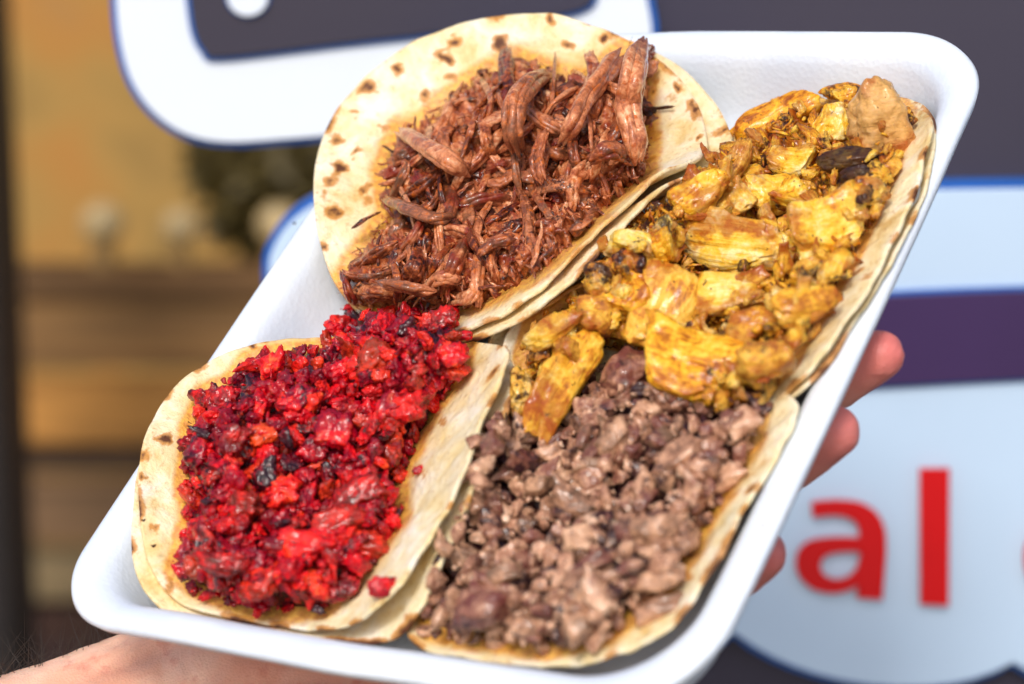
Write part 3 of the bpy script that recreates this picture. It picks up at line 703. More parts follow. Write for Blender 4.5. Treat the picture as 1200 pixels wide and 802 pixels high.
def where(x, y, marks): return min(marks, key=lambda m: (m[0] - x) ** 2 + (m[1] - y) ** 2)[2]

# ------------------------------------------------------------------ shredded beef
rb = random.Random(21)
hb = heap(BEEF, .017, 60)
base_mass('beef_mash', 'moist finely shredded beef at the bottom of the brown beef pile', 'beef', BEEF, hb, .0014, M_BEEF, 4, .0036, (.4, .22, .05), 190)
SHR = [shred_mesh('beef_shred', 100 + k) for k in range(18)]; SLIM = [shred_mesh('beef_fibre', 140 + k, True) for k in range(10)]
CRB = [chunk_mesh('beef_crumb', 170 + k, (1, .7, .55), amps=(.2, .18, .1), fib=(.15, 4)) for k in range(10)]
for m_ in SHR + SLIM + CRB: m_.materials.append(M_BEEF)
MB_ = [(470, 180, 'by the thick strand that points at the toasted rim'), (610, 110, 'round the hooked strand'), (720, 110, 'round the long diagonal strand'), (740, 190, 'at the foot of the tallest slab'), (440, 300, 'at the frayed corner over the bare foam'), (500, 340, 'just above the red meat'), (600, 320, 'along the folded tortilla edge'), (570, 220, 'in the middle of the beef pile')]
for k, (x, y) in enumerate(darts(BEEF, 14, 230, 31)):
    d = float(dist_poly([x], [y], BEEF)[0]); ang = rb.choice((rb.uniform(30, 110), rb.uniform(-70, 200))); L = rb.uniform(14, 34) * (0.75 if d < 18 else 1) * PXM
    kind = rb.random()
    if kind < .5: me, nm, lab, sz = rb.choice(SHR), 'beef_shred', 'short brown beef shred ' + where(x, y, MB_), (L, L * rb.uniform(.7, 1.1), L * rb.uniform(.7, 1))
    elif kind < .6: me, nm, lab, sz = rb.choice(SLIM), 'beef_fibre', 'thin stringy beef fibre ' + where(x, y, MB_), (L * 1.1, L * .9, L * .9)
    else: me, nm, lab, sz = rb.choice(CRB), 'beef_crumb', 'crumbly brown lump of beef ' + where(x, y, MB_), (L * .55, L * .5, L * .45)
    place(nm, me, x, y, hb(x, y) + rb.uniform(-.0025, .0015), frame(ang, .5, .45, rs=rb), sz, lab, 'beef', 'beef ' + nm.split('_')[1] + 's', (rb.random() ** 2 * .9, rb.choice((0, 0, .15, .35)), rb.random() ** 2 * .8))
# fringe fibres hanging over the tortilla
for k in range(34):
    i = rb.randrange(len(BEEF)); a = np.array(BEEF[i]); b = np.array(BEEF[(i + 1) % len(BEEF)]); c = a + (b - a) * rb.random()
    if c[1] > 300 and c[0] > 520: continue
    L = rb.uniform(9, 20) * PXM
    place('beef_fibre', rb.choice(SLIM), c[0], c[1], hb(c[0], c[1]) + .0015, frame(rb.uniform(0, 180), .4, .3, rs=rb), (L, L, L), 'stray beef fibre ' + where(c[0], c[1], MB_), 'beef', 'beef fibres', (.4, .2, 0))
crumbs('beef_threads', 'countless fine threads and crumbs of beef covering the brown beef pile', 'beef', BEEF, hb, 900, 1.6, 4.6, M_BEEF, 71, (.35, .1, .05), .6)
# the long strands that stand out
def strand(pts, wpx, label, seed, colr=(0, 0, 0), lift=.003, flat=.6):
    C = spline([loc(x, y, hb(x, y) + lift + dh / 1000) for x, y, dh in pts], 22)
    cen = C.mean(0); me = bundle('beef_strand', C - cen, lambda u: wpx * .56 * PXM * (math.sin(math.pi * (.14 + .72 * u)) ** .45) * (1 + .1 * math.sin(7 * u + seed)), seed, K=max(3, min(13, int(wpx / 2.6))), flat=flat, NA=9)
    me.materials.append(M_BEEF); o = obj('beef_strand', me, None, None, TRAY @ Matrix.Translation(cen)); o.color = (*colr, 1); tag(o, label, 'beef'); return o
strand([(467, 150, 3), (495, 168, 4), (525, 188, 4), (552, 206, 1)], 25, 'thick pinkish beef strand sticking out toward the toasted rim of its tortilla', 3, (.1, 0, .5))
strand([(648, 84, 2), (622, 96, 6), (604, 122, 8), (602, 155, 6), (610, 186, 1)], 27, 'pinkish beef strand arching like a hook at the middle of the beef pile', 4, (.1, 0, .45))
strand([(726, 60, 4), (710, 85, 7), (690, 112, 7), (672, 145, 5), (658, 172, 2)], 27, 'long smooth beef strand lying diagonally beside the tallest beef slab', 5, (.1, 0, .4))
strand([(752, 48, 5), (742, 85, 9), (738, 125, 9), (744, 160, 7), (746, 194, 3)], 40, 'widest beef slab, standing tall at the edge of the beef pile', 6, (.35, .05, .35), flat=.5)
strand([(452, 232, 2), (480, 246, 4), (510, 256, 3), (530, 252, 1)], 22, 'flat pale beef strand lying across the spotted side of the tortilla', 7, (0, 0, .5))
strand([(748, 124, 0), (768, 127, 0), (791, 125, 0)], 5, 'single dark thread of beef lying on the bare white tortilla', 8, (.6, .6, 0), lift=.0012)
strand([(402, 318, 2), (408, 338, 3), (416, 358, 1)], 18, 'frayed dark beef strand hanging at the bottom corner of the beef pile', 9, (.7, .1, 0))
strand([(440, 330, 2), (480, 338, 4), (512, 342, 2)], 20, 'curved beef strand above the red meat', 10, (.1, 0, .4))
strand([(412, 268, 1), (428, 257, 2), (446, 248, 1)], 7, 'short dark frayed beef end pointing over the toasted tortilla', 12, (.7, .4, 0))
strand([(690, 60, 1), (698, 90, 4), (680, 130, 6)], 20, 'dark beef strand tucked behind the long diagonal strand', 13, (.5, .2, 0))
strand([(640, 150, 4), (630, 185, 6), (636, 215, 3)], 18, 'bent beef strand below the hooked strand', 14, (.3, .1, .2))
strand([(560, 300, 3), (580, 285, 5), (606, 280, 2)], 18, 'orange brown beef strand near the folded tortilla edge', 15, (.2, 0, .2))
strand([(690, 190, 4), (712, 176, 6), (735, 184, 3)], 24, 'broad beef strand at the foot of the tallest beef slab', 16, (.4, 0, .2))

for k, (x, y) in enumerate(darts(BEEF, 21, 125, 35)):
    if float(dist_poly([x], [y], BEEF)[0]) < 14: continue
    an = R_(rb.gauss(62, 38)); L = rb.uniform(18, 46); cv = rb.uniform(-13, 13); dx, dy = math.cos(an) * L, -math.sin(an) * L
    strand([(x - dx, y - dy, rb.uniform(-2, 1)), (x + dy / L * cv, y - dx / L * cv, rb.uniform(1, 4)), (x + dx, y + dy, rb.uniform(-2, 1))], rb.uniform(8, 20), 'medium beef strand ' + where(x, y, MB_), 500 + k, (rb.random() ** 2 * .7, rb.choice((0, 0, .1, .25)), rb.random() ** 2.5 * .7), lift=.0002)['group'] = 'medium beef strands'

# ------------------------------------------------------------------ red meat
rr_ = random.Random(5)
hr = heap(REDP, .020, 60)
base_mass('red_meat_mash', 'saucy red crumbs, darkened in colour to shade the gaps, at the bottom of the red meat pile', 'red meat', REDP, hr, .006, M_RED, 8, .003, (.95, .4, 0))  # dark tint paints the shade between the red pieces
MR_ = [(477, 387, 'round the blue-black bit below the beef'), (312, 556, 'round the large charred lump'), (308, 480, 'near the orange red cube'), (235, 600, 'along the cream side of the inner tortilla'), (300, 700, 'at the foot of the pile by the tray rim'), (440, 640, 'along the folded tortilla beside the pork'), (520, 440, 'along the upper end of the folded tortilla'), (400, 540, 'in the middle of the red pile'), (330, 420, 'at the rounded upper rim of the tortilla')]
def rlook(c): return 'charred' if c[1] > .25 else 'orange red' if c[2] > .28 else 'dark crimson' if c[0] > .45 else 'bright red'
RC = [chunk_mesh('red_meat_piece', 200 + k, (1, rr_.uniform(.65, .95), rr_.uniform(.55, .8)), planes=6, p=8, amps=(.17, .2, .15), freq=(1.1, 2.8, 7.5), fib=(.09, 4.5), pit=.34) for k in range(20)]
for m_ in RC: m_.materials.append(M_RED)
big = [(308, 510, 26, 20, 20, (0, 0, .9)), (440, 420, 34, 24, 50, (0, 0, .55)), (472, 483, 40, 26, 10, (.1, 0, .15)), (392, 505, 32, 38, 60, (.9, 0, 0)), (420, 575, 40, 26, 30, (0, 0, .2)), (400, 612, 46, 28, 20, (0, 0, .3)), (350, 640, 28, 42, 80, (0, 0, .1)), (430, 640, 36, 26, -10, (0, 0, .4)), (300, 690, 34, 26, 0, (0, 0, .35)), (395, 690, 40, 24, 10, (.3, 0, .1)), (265, 660, 40, 24, -10, (.2, 0, .2)), (350, 470, 30, 24, 40, (.8, .3, 0)), (262, 470, 28, 24, 20, (.2, 0, .1)), (398, 378, 28, 18, 10, (.1, 0, .15)), (520, 375, 26, 22, 30, (.2, 0, .2)), (530, 415, 24, 22, 0, (.6, 0, 0)), (330, 575, 30, 26, 10, (.3, .2, .1)), (285, 590, 26, 22, 0, (0, 0, .3)), (235, 530, 22, 26, 0, (.9, .35, 0)), (318, 430, 26, 22, 20, (.3, 0, 0)), (445, 690, 24, 18, 0, (.3, 0, 0)), (460, 610, 12, 16, 70, (.2, 0, 0))]
for (x, y, a, b, an, c) in big:
    place('red_meat_piece', rr_.choice(RC), x, y, hr(x, y) + .001, frame(an, .5, .2, rs=rr_), (a * PXM * .66, b * PXM * .78, min(a, b) * PXM * .74), 'large glossy ' + rlook(c) + ' meat chunk ' + where(x, y, MR_), 'red meat', 'large red meat chunks', c)
for (x, y) in darts(REDP, 13.5, 268, 41):
    s = rr_.uniform(8, 16.5) * PXM; d = float(dist_poly([x], [y], REDP)[0])
    if d < 8: s *= .75
    c = (rr_.random() ** 1.2 * .95, rr_.choice((0, 0, 0, .15, .34)), rr_.random() ** 3 * .6)
    place('red_meat_piece', rr_.choice(RC), x, y, hr(x, y) + rr_.uniform(-.003, .001), frame(rr_.uniform(0, 360), .5, .9, rs=rr_), (s, s * rr_.uniform(.8, 1.1), s * rr_.uniform(.8, 1.1)), 'small sticky ' + rlook(c) + ' meat bit ' + where(x, y, MR_), 'red meat', 'small red meat bits', c)
for (x, y, a, c) in ((477, 387, 13, 'charred blue-black bit on top of the red meat'), (312, 556, 17, 'large black charred lump in the middle of the red meat'), (338, 545, 10, 'small black charred bit beside the large charred lump'), (335, 515, 10, 'charred crumb beside the orange red cube'), (238, 508, 8, 'charred fleck at the rim of the red meat'), (243, 587, 8, 'charred fleck lower on the rim of the red meat'), (330, 615, 9, 'charred bit between two red chunks'), (372, 715, 7, 'charred fleck at the foot of the red meat')):
    place('charred_bit', rr_.choice(RC), x, y, hr(x, y) + .003, frame(rr_.uniform(0, 180), .6, .5, rs=rr_), (a * PXM * 1.1, a * PXM * .85, a * PXM * .6), c, 'charred bit', None, (.3, .55, 0))
for (x, y) in ((489, 552), (463, 603), (232, 463), (272, 447)):
    s = 7 * PXM; place('red_meat_piece', rr_.choice(RC), x, y, surf_h(x, y) + .001, frame(20, .3, .2, rs=rr_), (s, s * .8, s * .6), 'stray red meat crumb lying apart on the bare tortilla', 'red meat', 'stray red crumbs', (.3, 0, 0))

crumbs('red_crumbs', 'countless fine sticky red crumbs covering the red meat pile', 'red meat', REDP, hr, 650, 1.8, 4.5, M_RED, 72, (.35, .08, .05), .35)

# ------------------------------------------------------------------ chopped pork
rp = random.Random(9)
hp = heap(PORK, .018, 60)
base_mass('pork_mash', 'juicy crumbs with the gap shade painted in at the bottom of the chopped pork pile', 'pork', PORK, hp, .006, M_PORK, 12, .003, (.9, .5, 0))  # dark brown tint stands in for shade in the pork gaps
MP_ = [(735, 430, 'just below the biggest yellow chicken chunk'), (870, 500, 'by the browned chicken cube'), (830, 620, 'along the toasted tortilla edge at the tray wall'), (740, 730, 'in the rounded corner of the tray'), (600, 745, 'along the rim of the tray above the palm'), (540, 680, 'against the folded tortilla of the red taco'), (600, 520, 'below the narrow chicken piece by the red taco'), (690, 600, 'in the middle of the pork pile')]
def plook(c): return 'charred' if c[1] > .22 else 'pale pinkish' if c[2] > .38 else 'reddish brown' if c[0] > .45 else 'greyish brown'
PC = [chunk_mesh('pork_piece', 300 + k, (1, rp.uniform(.6, .95), rp.uniform(.5, .8)), planes=8, p=13, amps=(.13, .12, .07), freq=(1.1, 2.8, 7), fib=(.05, 4), pit=.2) for k in range(22)]
for m_ in PC: m_.materials.append(M_PORK)
bigp = [(735, 440, 44, 36, 60, (.75, .15, 0)), (690, 480, 30, 22, 0, (.6, .1, .2)), (560, 595, 34, 28, 20, (.1, 0, .4)), (535, 650, 24, 36, 80, (.1, 0, .5)), (678, 635, 28, 28, 0, (0, 0, .6)), (630, 570, 22, 20, 0, (0, 0, .6)), (675, 590, 36, 24, -30, (0, 0, .35)), (720, 515, 34, 24, 60, (0, 0, .55)), (800, 530, 38, 22, 30, (.2, 0, .3)), (870, 495, 32, 22, 20, (.2, .1, .1)), (765, 620, 36, 24, 0, (0, 0, .45)), (800, 635, 26, 20, 30, (0, 0, .4)), (770, 715, 36, 18, 20, (.1, 0, .4)), (765, 680, 40, 16, 0, (.1, 0, .5)), (690, 665, 40, 16, 30, (.6, 0, .1)), (565, 715, 44, 34, -10, (.95, .2, 0)), (675, 735, 22, 26, -60, (0, 0, .6)), (590, 675, 30, 20, 20, (.1, 0, .5)), (620, 735, 28, 18, 20, (.1, 0, .4)), (700, 700, 30, 18, -50, (.3, 0, .3)), (515, 700, 20, 16, 40, (.5, 0, .1)), (500, 740, 16, 14, 0, (.4, .2, .1)), (850, 560, 26, 18, 30, (.3, 0, .2)), (620, 510, 26, 18, 0, (.2, .2, .1)), (600, 545, 26, 16, 70, (.2, .1, .2)), (645, 530, 20, 18, 30, (0, 0, .4)), (790, 470, 26, 20, 0, (.3, .2, .1)), (690, 545, 22, 16, 0, (.1, 0, .6))]
for (x, y, a, b, an, c) in bigp:
    place('pork_piece', rp.choice(PC), x, y, hp(x, y) + .001, frame(an, .5, .2, rs=rp), (a * PXM * .7, b * PXM * .8, min(a, b) * PXM * .75), 'larger ' + plook(c) + ' pork cube ' + where(x, y, MP_), 'pork', 'large pork pieces', c)
for (x, y) in darts(PORK, 14.5, 268, 51):
    s = rp.uniform(7.5, 17) * PXM
    if float(dist_poly([x], [y], PORK)[0]) < 8: s *= .8
    c = (rp.random() * .8, rp.choice((0, 0, .1, .25, .4)), rp.random() ** 1.6 * .7)
    place('pork_piece', rp.choice(PC), x, y, hp(x, y) + rp.uniform(-.003, .001), frame(rp.uniform(0, 360), .5, .9, rs=rp), (s, s * rp.uniform(.75, 1.1), s * rp.uniform(.7, 1)), 'small ' + plook(c) + ' pork bit ' + where(x, y, MP_), 'pork', 'small pork bits', c)

crumbs('pork_crumbs', 'countless fine crumbs of pork between the chopped pork pieces', 'pork', PORK, hp, 520, 1.8, 4.5, M_PORK, 73, (.35, .1, .25))

# ------------------------------------------------------------------ yellow chicken
rc = random.Random(14)
hc = heap(CHKP, .013, 34)
base_mass('chicken_crumbs', 'brown crumbs coloured dark as gap shade at the bottom of the yellow chicken pile', 'chicken', CHKP, hc, .005, M_CHK, 16, .003, (1.0, .36, .1))  # base coloured dark so gaps between chicken pieces look shaded
CC = [chunk_mesh('chicken_piece', 400 + k, (1, rc.uniform(.7, .95), rc.uniform(.55, .8)), planes=6, p=6, amps=(.17, .12, .03), freq=(.9, 2.0, 6), fib=(.05, 4.6), bend=.22, hi=True, pit=.2) for k in range(16)]
CS = [chunk_mesh('chicken_bit', 440 + k, (1, rc.uniform(.5, .85), rc.uniform(.4, .7)), planes=4, p=6, amps=(.18, .18, .07), freq=(1.2, 3, 7), fib=(.08, 4), bend=.3, pit=.15) for k in range(16)]
CUBE = chunk_mesh('chicken_piece', 484, (1, .95, .95), planes=4, p=7, amps=(.12, .1, .03), freq=(1.0, 2.2, 6), fib=(.04, 4), bend=.04, hi=True, pit=.08)
for m_ in CC + CS + [CUBE]: m_.materials.append(M_CHK)
chk = [  # x, y, length, width, angle, (brown, char, pale), lift mm, thickness, label
 (908, 138, 108, 64, 28, (.15, .05, 0), 4, .55, 'long yellow chicken slab on the bare white end of the tray'),
 (976, 146, 54, 62, 80, (.2, .05, 0), 3, .7, 'yellow chicken piece wedged between the long slab and the pale cube'),
 (990, 108, 46, 28, 8, (.6, .3, 0), 5, .8, 'small reddened chicken piece behind the pale cube'),
 (1032, 134, 58, 54, 20, (.0, 0, 1.0), 6, 1.0, 'pale tan chicken cube at the top corner of the chicken taco'),
 (990, 186, 72, 30, -5, (.8, .66, .2), 4, .7, 'long blue-black charred chicken strip'),
 (1004, 204, 44, 18, 12, (.8, .7, .2), 4, .7, 'short charred strip below the long charred one'),
 (820, 226, 78, 50, 35, (.5, .05, 0), 3, .7, 'orange red chicken piece beside the folded beef tortilla'),
 (858, 196, 76, 24, 58, (.6, .15, .4), 3, .8, 'narrow browned chicken strip next to the white tortilla'),
 (902, 226, 64, 62, 10, (.1, .05, 0), 2, .6, 'flat bright yellow chicken piece with dark flecks'),
 (966, 264, 92, 80, 12, (.05, 0, 0), 5, .65, 'big smooth yellow chicken chunk near the tray wall'),
 (852, 284, 168, 62, -10, (.3, 0, 0), 6, .45, 'longest yellow chicken slab with a reddish groove'),
 (738, 284, 62, 44, -30, (.05, 0, 0), 3, .7, 'smooth plump yellow chicken piece touching the folded tortilla'),
 (776, 292, 26, 42, 10, (0, 0, 0), 5, .9, 'small bright yellow knob at the end of the longest slab'),
 (850, 345, 84, 60, 0, (.25, .05, .1), 4, .75, 'rough yellow chicken chunk in the middle of the pile'),
 (776, 362, 116, 70, 72, (.1, 0, .25), 6, .6, 'smooth pale yellow chicken piece standing upright'),
 (814, 424, 120, 92, -20, (.05, 0, 0), 7, .55, 'biggest bright yellow chicken chunk above the chopped pork'),
 (898, 422, 56, 52, 15, (.55, .16, .3), 5, .85, 'browned chicken cube with charred top by the tray wall'),
 (938, 352, 80, 46, 22, (.35, .05, .15), 4, .5, 'frayed folded chicken strip near the tray wall'),
 (980, 310, 42, 28, 55, (.4, .05, .1), 3, .7, 'small orange chicken nub next to the tortilla flap'),
 (664, 440, 116, 52, 58, (.4, .1, .1), 6, .6, 'narrow yellow chicken piece leaning over the red meat tortilla edge'),
 (642, 388, 74, 34, 25, (.7, .15, .1), 4, .6, 'frayed browned chicken tip by the folded tortilla'),
 (704, 332, 44, 46, 0, (.9, .4, .2), 1, .8, 'dark crusted chicken lump under the folded tortilla'),
 (738, 345, 58, 66, 60, (.1, .05, .05), 2, .7, 'yellow chicken piece between two pale ones'),
 (700, 368, 48, 44, 0, (.7, .1, .3), 2, .8, 'tan chicken lump beside the frayed chicken tip'),
 (862, 236, 44, 62, -50, (.4, .1, .3), 2, .7, 'tan chicken strip between yellow pieces'),
 (926, 190, 54, 44, -20, (.3, .05, 0), 2, .7, 'yellow chicken piece under the long slab'),
 (1018, 226, 44, 28, 10, (.7, .3, .2), 3, .7, 'toasted chicken bit against the tortilla flap'),
 (955, 310, 54, 30, 10, (.5, .2, .3), 1, .7, 'brown chicken bit below the big smooth chunk'),
 (735, 312, 36, 40, 0, (.95, .45, .2), 1, .8, 'blackened chicken lump in the gap of the pile'),
 (880, 378, 58, 38, 20, (.4, .15, .1), 3, .7, 'yellow brown chicken bit above the browned cube'),
 (690, 395, 40, 34, 0, (.4, .1, .2), 2, .7, 'small tan chicken bit above the pork'),
 (930, 230, 40, 50, 60, (.35, .05, 0), 3, .7, 'yellow chicken flake beside the big smooth chunk'),
 (836, 250, 40, 30, 40, (.5, .1, .2), 2, .7, 'brown chicken flake below the browned strip'),
 (610, 452, 30, 60, 0, (.6, .3, .4), 1, .5, 'greyish brown meat bit against the red taco fold'),
]
for k, (x, y, a, b, an, c, up, th, lab) in enumerate(chk):
    place('chicken_piece', CUBE if 'pale tan' in lab else CC[k % len(CC)], x, y, hc(x, y) + up / 1000 * .6, frame(an, .5, .3, rs=rc), (a / 2 * PXM, b / 2 * PXM * 1.14, b / 2 * PXM * 1.4 * th), lab, 'chicken', None, c)
MC_ = [(990, 190, 'round the charred strips'), (908, 150, 'below the long slab at the bare end of the tray'), (830, 210, 'near the orange red chicken piece'), (974, 280, 'round the big smooth chunk by the tray wall'), (850, 310, 'round the longest slab'), (730, 320, 'along the folded beef tortilla'), (660, 420, 'round the narrow piece by the red taco'), (820, 440, 'round the biggest bright yellow chunk'), (930, 400, 'near the browned cube with charred top')]
for (x, y) in darts(CHKP, 14, 225, 61):
    s = rc.uniform(7, 17) * PXM
    place('chicken_bit', rc.choice(CS), x, y, hc(x, y) + rc.uniform(-.0015, .003), frame(rc.uniform(0, 360), .5, .4, rs=rc), (s, s * rc.uniform(.7, 1), s * rc.uniform(.7, 1)), 'small browned chicken bit ' + where(x, y, MC_), 'chicken', 'small chicken bits', (rc.random() * 1.1, rc.choice((0, 0, .1, .2, .34)), rc.random() ** 2 * .5))
crumbs('chicken_shreds', 'countless fine yellow brown shreds between the chicken pieces', 'chicken', CHKP, hc, 1100, 2.0, 5.0, M_CHK, 74, (.55, .15, .1), .4, (-.003, .0005))
# crumbs and dark flecks lying on the bare foam
for (x, y, r) in ((862, 117, 1.7), (875, 108, 1.2), (833, 78, 1.2), (873, 118, 1.0), (345, 262, 1.0), (180, 640, 1.2), (168, 610, 1.0)):
    place('crumb', CS[0], x, y, surf_h(x, y) + (.0004 if x > 700 else .004), frame(0, 0, .1, rs=rc), (r * 2 * PXM,) * 3, 'tiny dark crumb lying on the bare white foam', 'crumb', 'crumbs on the tray', (.8, 1, 0))

# ------------------------------------------------------------------ hand (left hand, palm under the tray, three fingertips past the rim)
def L3(px, py, z): return np.array(loc(px, py, z))
tip_i, tip_m, tip_r = L3(1046, 409, .005), L3(986, 502, .003), L3(904, 645, -.003)
ax_a = np.array([.844, .537, 0]); ax_b = np.array([-.537, .844, 0])
Wc = np.array([-.0895, -.1035, -.036])
BL = []   # blobs (centre, radius)
def chain(P, Rr, step=.0022, sq=None):
    P = [np.array(p, float) for p in P]; C = spline(P, 14); Rc = np.interp(np.linspace(0, len(P) - 1, len(C)), range(len(P)), Rr)
    d = np.r_[0, np.cumsum(np.linalg.norm(np.diff(C, axis=0), axis=1))]
    for s in np.arange(0, d[-1] + 1e-9, step): BL.append((np.array([np.interp(s, d, C[:, k]) for k in range(3)]), np.interp(s, d, Rc)))
def mcp(along, side, z): return Wc + ax_a * along + ax_b * side + np.array([0, 0, z])
M_i, M_m, M_r, M_l = mcp(.106, .030, .010), mcp(.110, .009, .012), mcp(.104, -.012, .011), mcp(.094, -.031, .009)
def finger(m, tip, sag, r0, r1):
    v = tip - m; p1 = m + v * .42 + np.array([0, 0, -sag]); p2 = m + v * .74 + np.array([0, 0, -sag * .8]); e = tip - v / np.linalg.norm(v) * r1 * .3
    chain([m, p1, p2, e], [r0, r0 * .94, (r0 + r1) / 2 * .97, r1])
finger(M_i, tip_i, .009, .0092, .0068); finger(M_m, tip_m, .010, .0096, .0073); finger(M_r, tip_r, .012, .0088, .0066)
tip_l = L3(800, 735, -.012); finger(M_l, tip_l, .010, .0085, .0066)
for m, r in ((M_i, .0115), (M_m, .0118), (M_r, .0115), (M_l, .0105)):      # palm rays
    chain([Wc + (m - Wc) * .12, Wc + (m - Wc) * .55 + np.array([0, 0, -.004]), m], [.016, .0135, r])
chain([Wc + ax_b * .012, Wc + ax_a * .04 + ax_b * .028 + [0, 0, .002], Wc + ax_a * .066 + ax_b * .036 + [0, 0, .003]], [.017, .0185, .013])     # thenar
chain([Wc - ax_b * .014, Wc + ax_a * .04 - ax_b * .027, Wc + ax_a * .08 - ax_b * .031], [.016, .0165, .012])                                # hypothenar
chain([Wc + ax_a * .055 + ax_b * .034, Wc + ax_a * .075 + ax_b * .052 + [0, 0, .003], Wc + ax_a * .1 + ax_b * .062 + [0, 0, .006], Wc + ax_a * .118 + ax_b * .064 + [0, 0, .008]], [.013, .0115, .0105, .0085])   # thumb
# forearm: runs back towards the lower left, below and towards the viewer
fd = np.array(TRAY_I.to_3x3() @ (CAM_M.to_3x3() @ Vector((-.90, -.36, .28)))); fd /= np.linalg.norm(fd); sb = ax_b - (ax_b @ fd) * fd; sb /= np.linalg.norm(sb)
for s in (-1, 1):
    chain([Wc + ax_a * .02 + ax_b * .013 * s, Wc + sb * .0125 * s, Wc + fd * .03 + sb * .0135 * s, Wc + fd * .10 + sb * .018 * s, Wc + fd * .19 + sb * .024 * s, Wc + fd * .28 + sb * .026 * s], [.0165, .0165, .0170, .021, .029, .034], step=.004)
chain([Wc + ax_a * .02, Wc, Wc + fd * .03, Wc + fd * .10, Wc + fd * .19, Wc + fd * .28], [.0165, .0175, .0185, .026, .036, .042], step=.004)
sph, sphF = ico(2)
V = np.concatenate([c + sph * r for c, r in BL]); F = [tuple(k * len(sph) + i for i in f) for k in range(len(BL)) for f in sphF]
tmp = bpy.data.objects.new('tmp', mesh_np('tmp', V, F)); COL.objects.link(tmp)
rm = tmp.modifiers.new('r', 'REMESH'); rm.mode = 'VOXEL'; rm.voxel_size = .0013
sm = tmp.modifiers.new('s', 'SMOOTH'); sm.iterations = 14; sm.factor = .5
dg = bpy.context.evaluated_depsgraph_get(); hme = bpy.data.meshes.new_from_object(tmp.evaluated_get(dg)); bpy.data.objects.remove(tmp)
hme.name = 'hand'; hme.materials.clear()
X = np.empty(len(hme.vertices) * 3); hme.vertices.foreach_get('co', X); X = X.reshape(-1, 3)
Nn = np.empty(len(hme.vertices) * 3); hme.vertices.foreach_get('normal', Nn); Nn = Nn.reshape(-1, 3)
# wrist and palm creases
def crease(P, pts, w, depth):
    C = spline(pts, 16); d = np.full(len(P), 1e9)
    for c in C: d = np.minimum(d, np.linalg.norm(P - c, axis=1))
    return -depth * np.exp(-(d / w) ** 2)
near = (np.linalg.norm(X - Wc, axis=1) < .09); dsp = np.zeros(len(X))
for along, dep in ((.004, .0016), (.011, .0012), (-.016, .001), (.03, .0008)):
    pts = [Wc + ax_a * (along + .005 * q * q) + ax_b * .012 * q + np.array([0, 0, .0175]) for q in (-2.4, -1.2, 0, 1.2, 2.4)]
    dsp[near] += crease(X[near], pts, .0011, dep)
for tpt, m in ((tip_i, M_i), (tip_m, M_m), (tip_r, M_r), (tip_l, M_l)):
    dv = (m - tpt) / np.linalg.norm(m - tpt); q_ = X - tpt; al = q_ @ dv; rd = np.linalg.norm(q_ - al[:, None] * dv, axis=1)
    for off_, dp in ((.019, .0007), (.021, .0005), (.046, .0008)): dsp += np.where(rd < .013, -dp * np.exp(-((al - off_ - .0012 * np.sin(rd * 900)) / .0007) ** 2), 0)
X = X + Nn * (dsp + .00022 * fbm(X * 260, 2))[:, None]
hme.vertices.foreach_set('co', X.ravel()); hme.update(); hme.polygons.foreach_set('use_smooth', [True] * len(hme.polygons))
fl = np.zeros(len(X))
for tpt in (tip_i, tip_m, tip_r, tip_l): fl = np.maximum(fl, np.clip(1 - np.linalg.norm(X - tpt, axis=1) / .035, 0, 1) * .9)
fl = np.maximum(fl, .35 * np.clip(1 - np.linalg.norm(X - (Wc + ax_a * .06 + [0, 0, .016]), axis=1) / .05, 0, 1))
at = hme.attributes.new('flush', 'FLOAT', 'POINT'); at.data.foreach_set('value', fl.astype(np.float32))
M_SKIN = mat_skin()
hand = obj('person_hand', hme, M_SKIN, None, TRAY); tag(hand, "person's bare left hand and forearm holding the foam tray from below", 'hand')
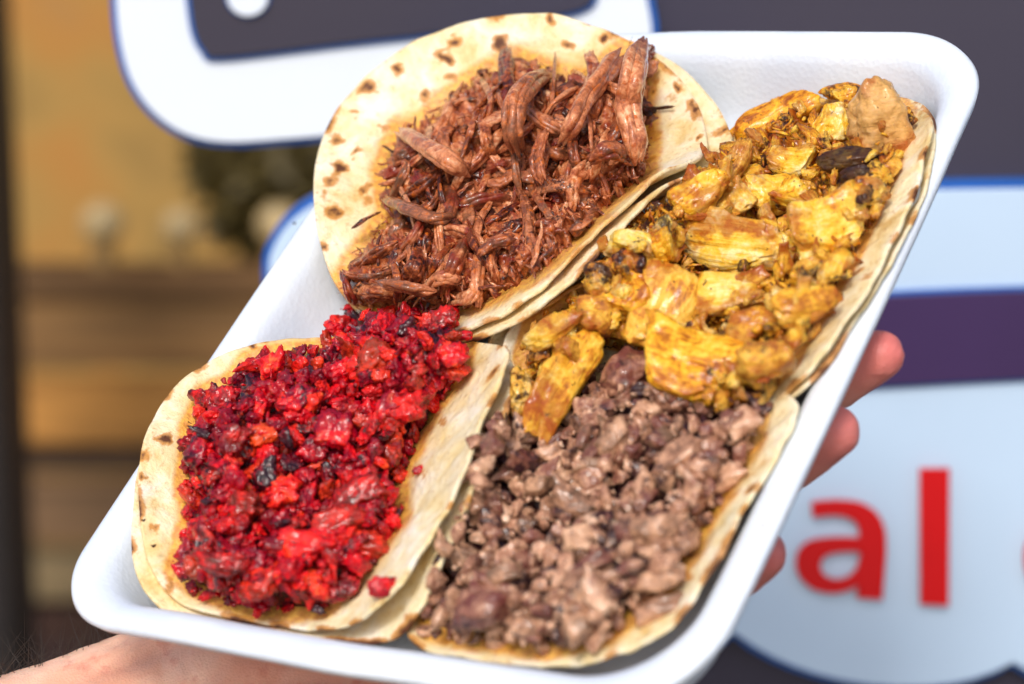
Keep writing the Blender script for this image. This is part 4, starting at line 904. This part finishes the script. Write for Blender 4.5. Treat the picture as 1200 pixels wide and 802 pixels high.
# nails on the backs of the fingertips
for tpt, m in ((tip_i, M_i), (tip_m, M_m), (tip_r, M_r), (tip_l, M_l)):
    dv = (tpt - m); dv /= np.linalg.norm(dv); zz = np.array([0, 0, -1.0]); zz -= (zz @ dv) * dv; zz /= np.linalg.norm(zz); yy = np.cross(zz, dv); Vn = []; Fn = []
    for i in range(9):
        for j in range(9):
            u, v2 = (i / 8 - .5), (j / 8 - .5); Vn.append(tpt - dv * .0135 + dv * u * .011 * (1 - .5 * (2 * v2) ** 2 * (u > 0)) + yy * v2 * .0115 + zz * (.0070 - 12 * (v2 * .0115) ** 2 * 5))
    for i in range(8):
        for j in range(8): Fn.append((i * 9 + j, i * 9 + j + 1, i * 9 + j + 10, i * 9 + j + 9))
    nm = obj('nail', mesh_np('nail', Vn, Fn), mat_plain('nail', s2l((226, 170, 156)), .25, .05), hand); sl = nm.modifiers.new('t', 'SOLIDIFY'); sl.thickness = .0006
# dark arm hairs along the thumb side of the wrist
rh = np.random.RandomState(2); V = []; F = []
cand = np.where((X - Wc) @ fd > -.004)[0]; cand = cand[(np.abs((X[cand] - Wc) @ fd) < .12) & ((Nn[cand] @ sb) > .45)]
for k in rh.choice(cand, 900):
    p = X[k]; L = rh.uniform(.006, .016); d0 = Nn[k] * .75 + fd * rh.uniform(-.9, .3) + rh.normal(0, .3, 3); d0 /= np.linalg.norm(d0); cv = rh.normal(0, .5, 3)
    C = [p + d0 * L * t + cv * L * t * t * .5 for t in np.linspace(0, 1, 6)]; i0 = len(V); u = np.cross(d0, [.3, .5, .8]); u /= np.linalg.norm(u); w2 = np.cross(d0, u)
    for t, c in enumerate(C):
        r = .00011 * (1 - t / 6.5); V += [c + u * r, c - u * r * .5 + w2 * r * .87, c - u * r * .5 - w2 * r * .87]
    for t in range(5):
        for j in range(3): F.append((i0 + t * 3 + j, i0 + t * 3 + (j + 1) % 3, i0 + t * 3 + 3 + (j + 1) % 3, i0 + t * 3 + 3 + j))
ho = obj('arm_hair', mesh_np('arm_hair', V, F), mat_plain('dark_hair', s2l((52, 38, 28)), .5), hand); ho['kind'] = 'stuff'
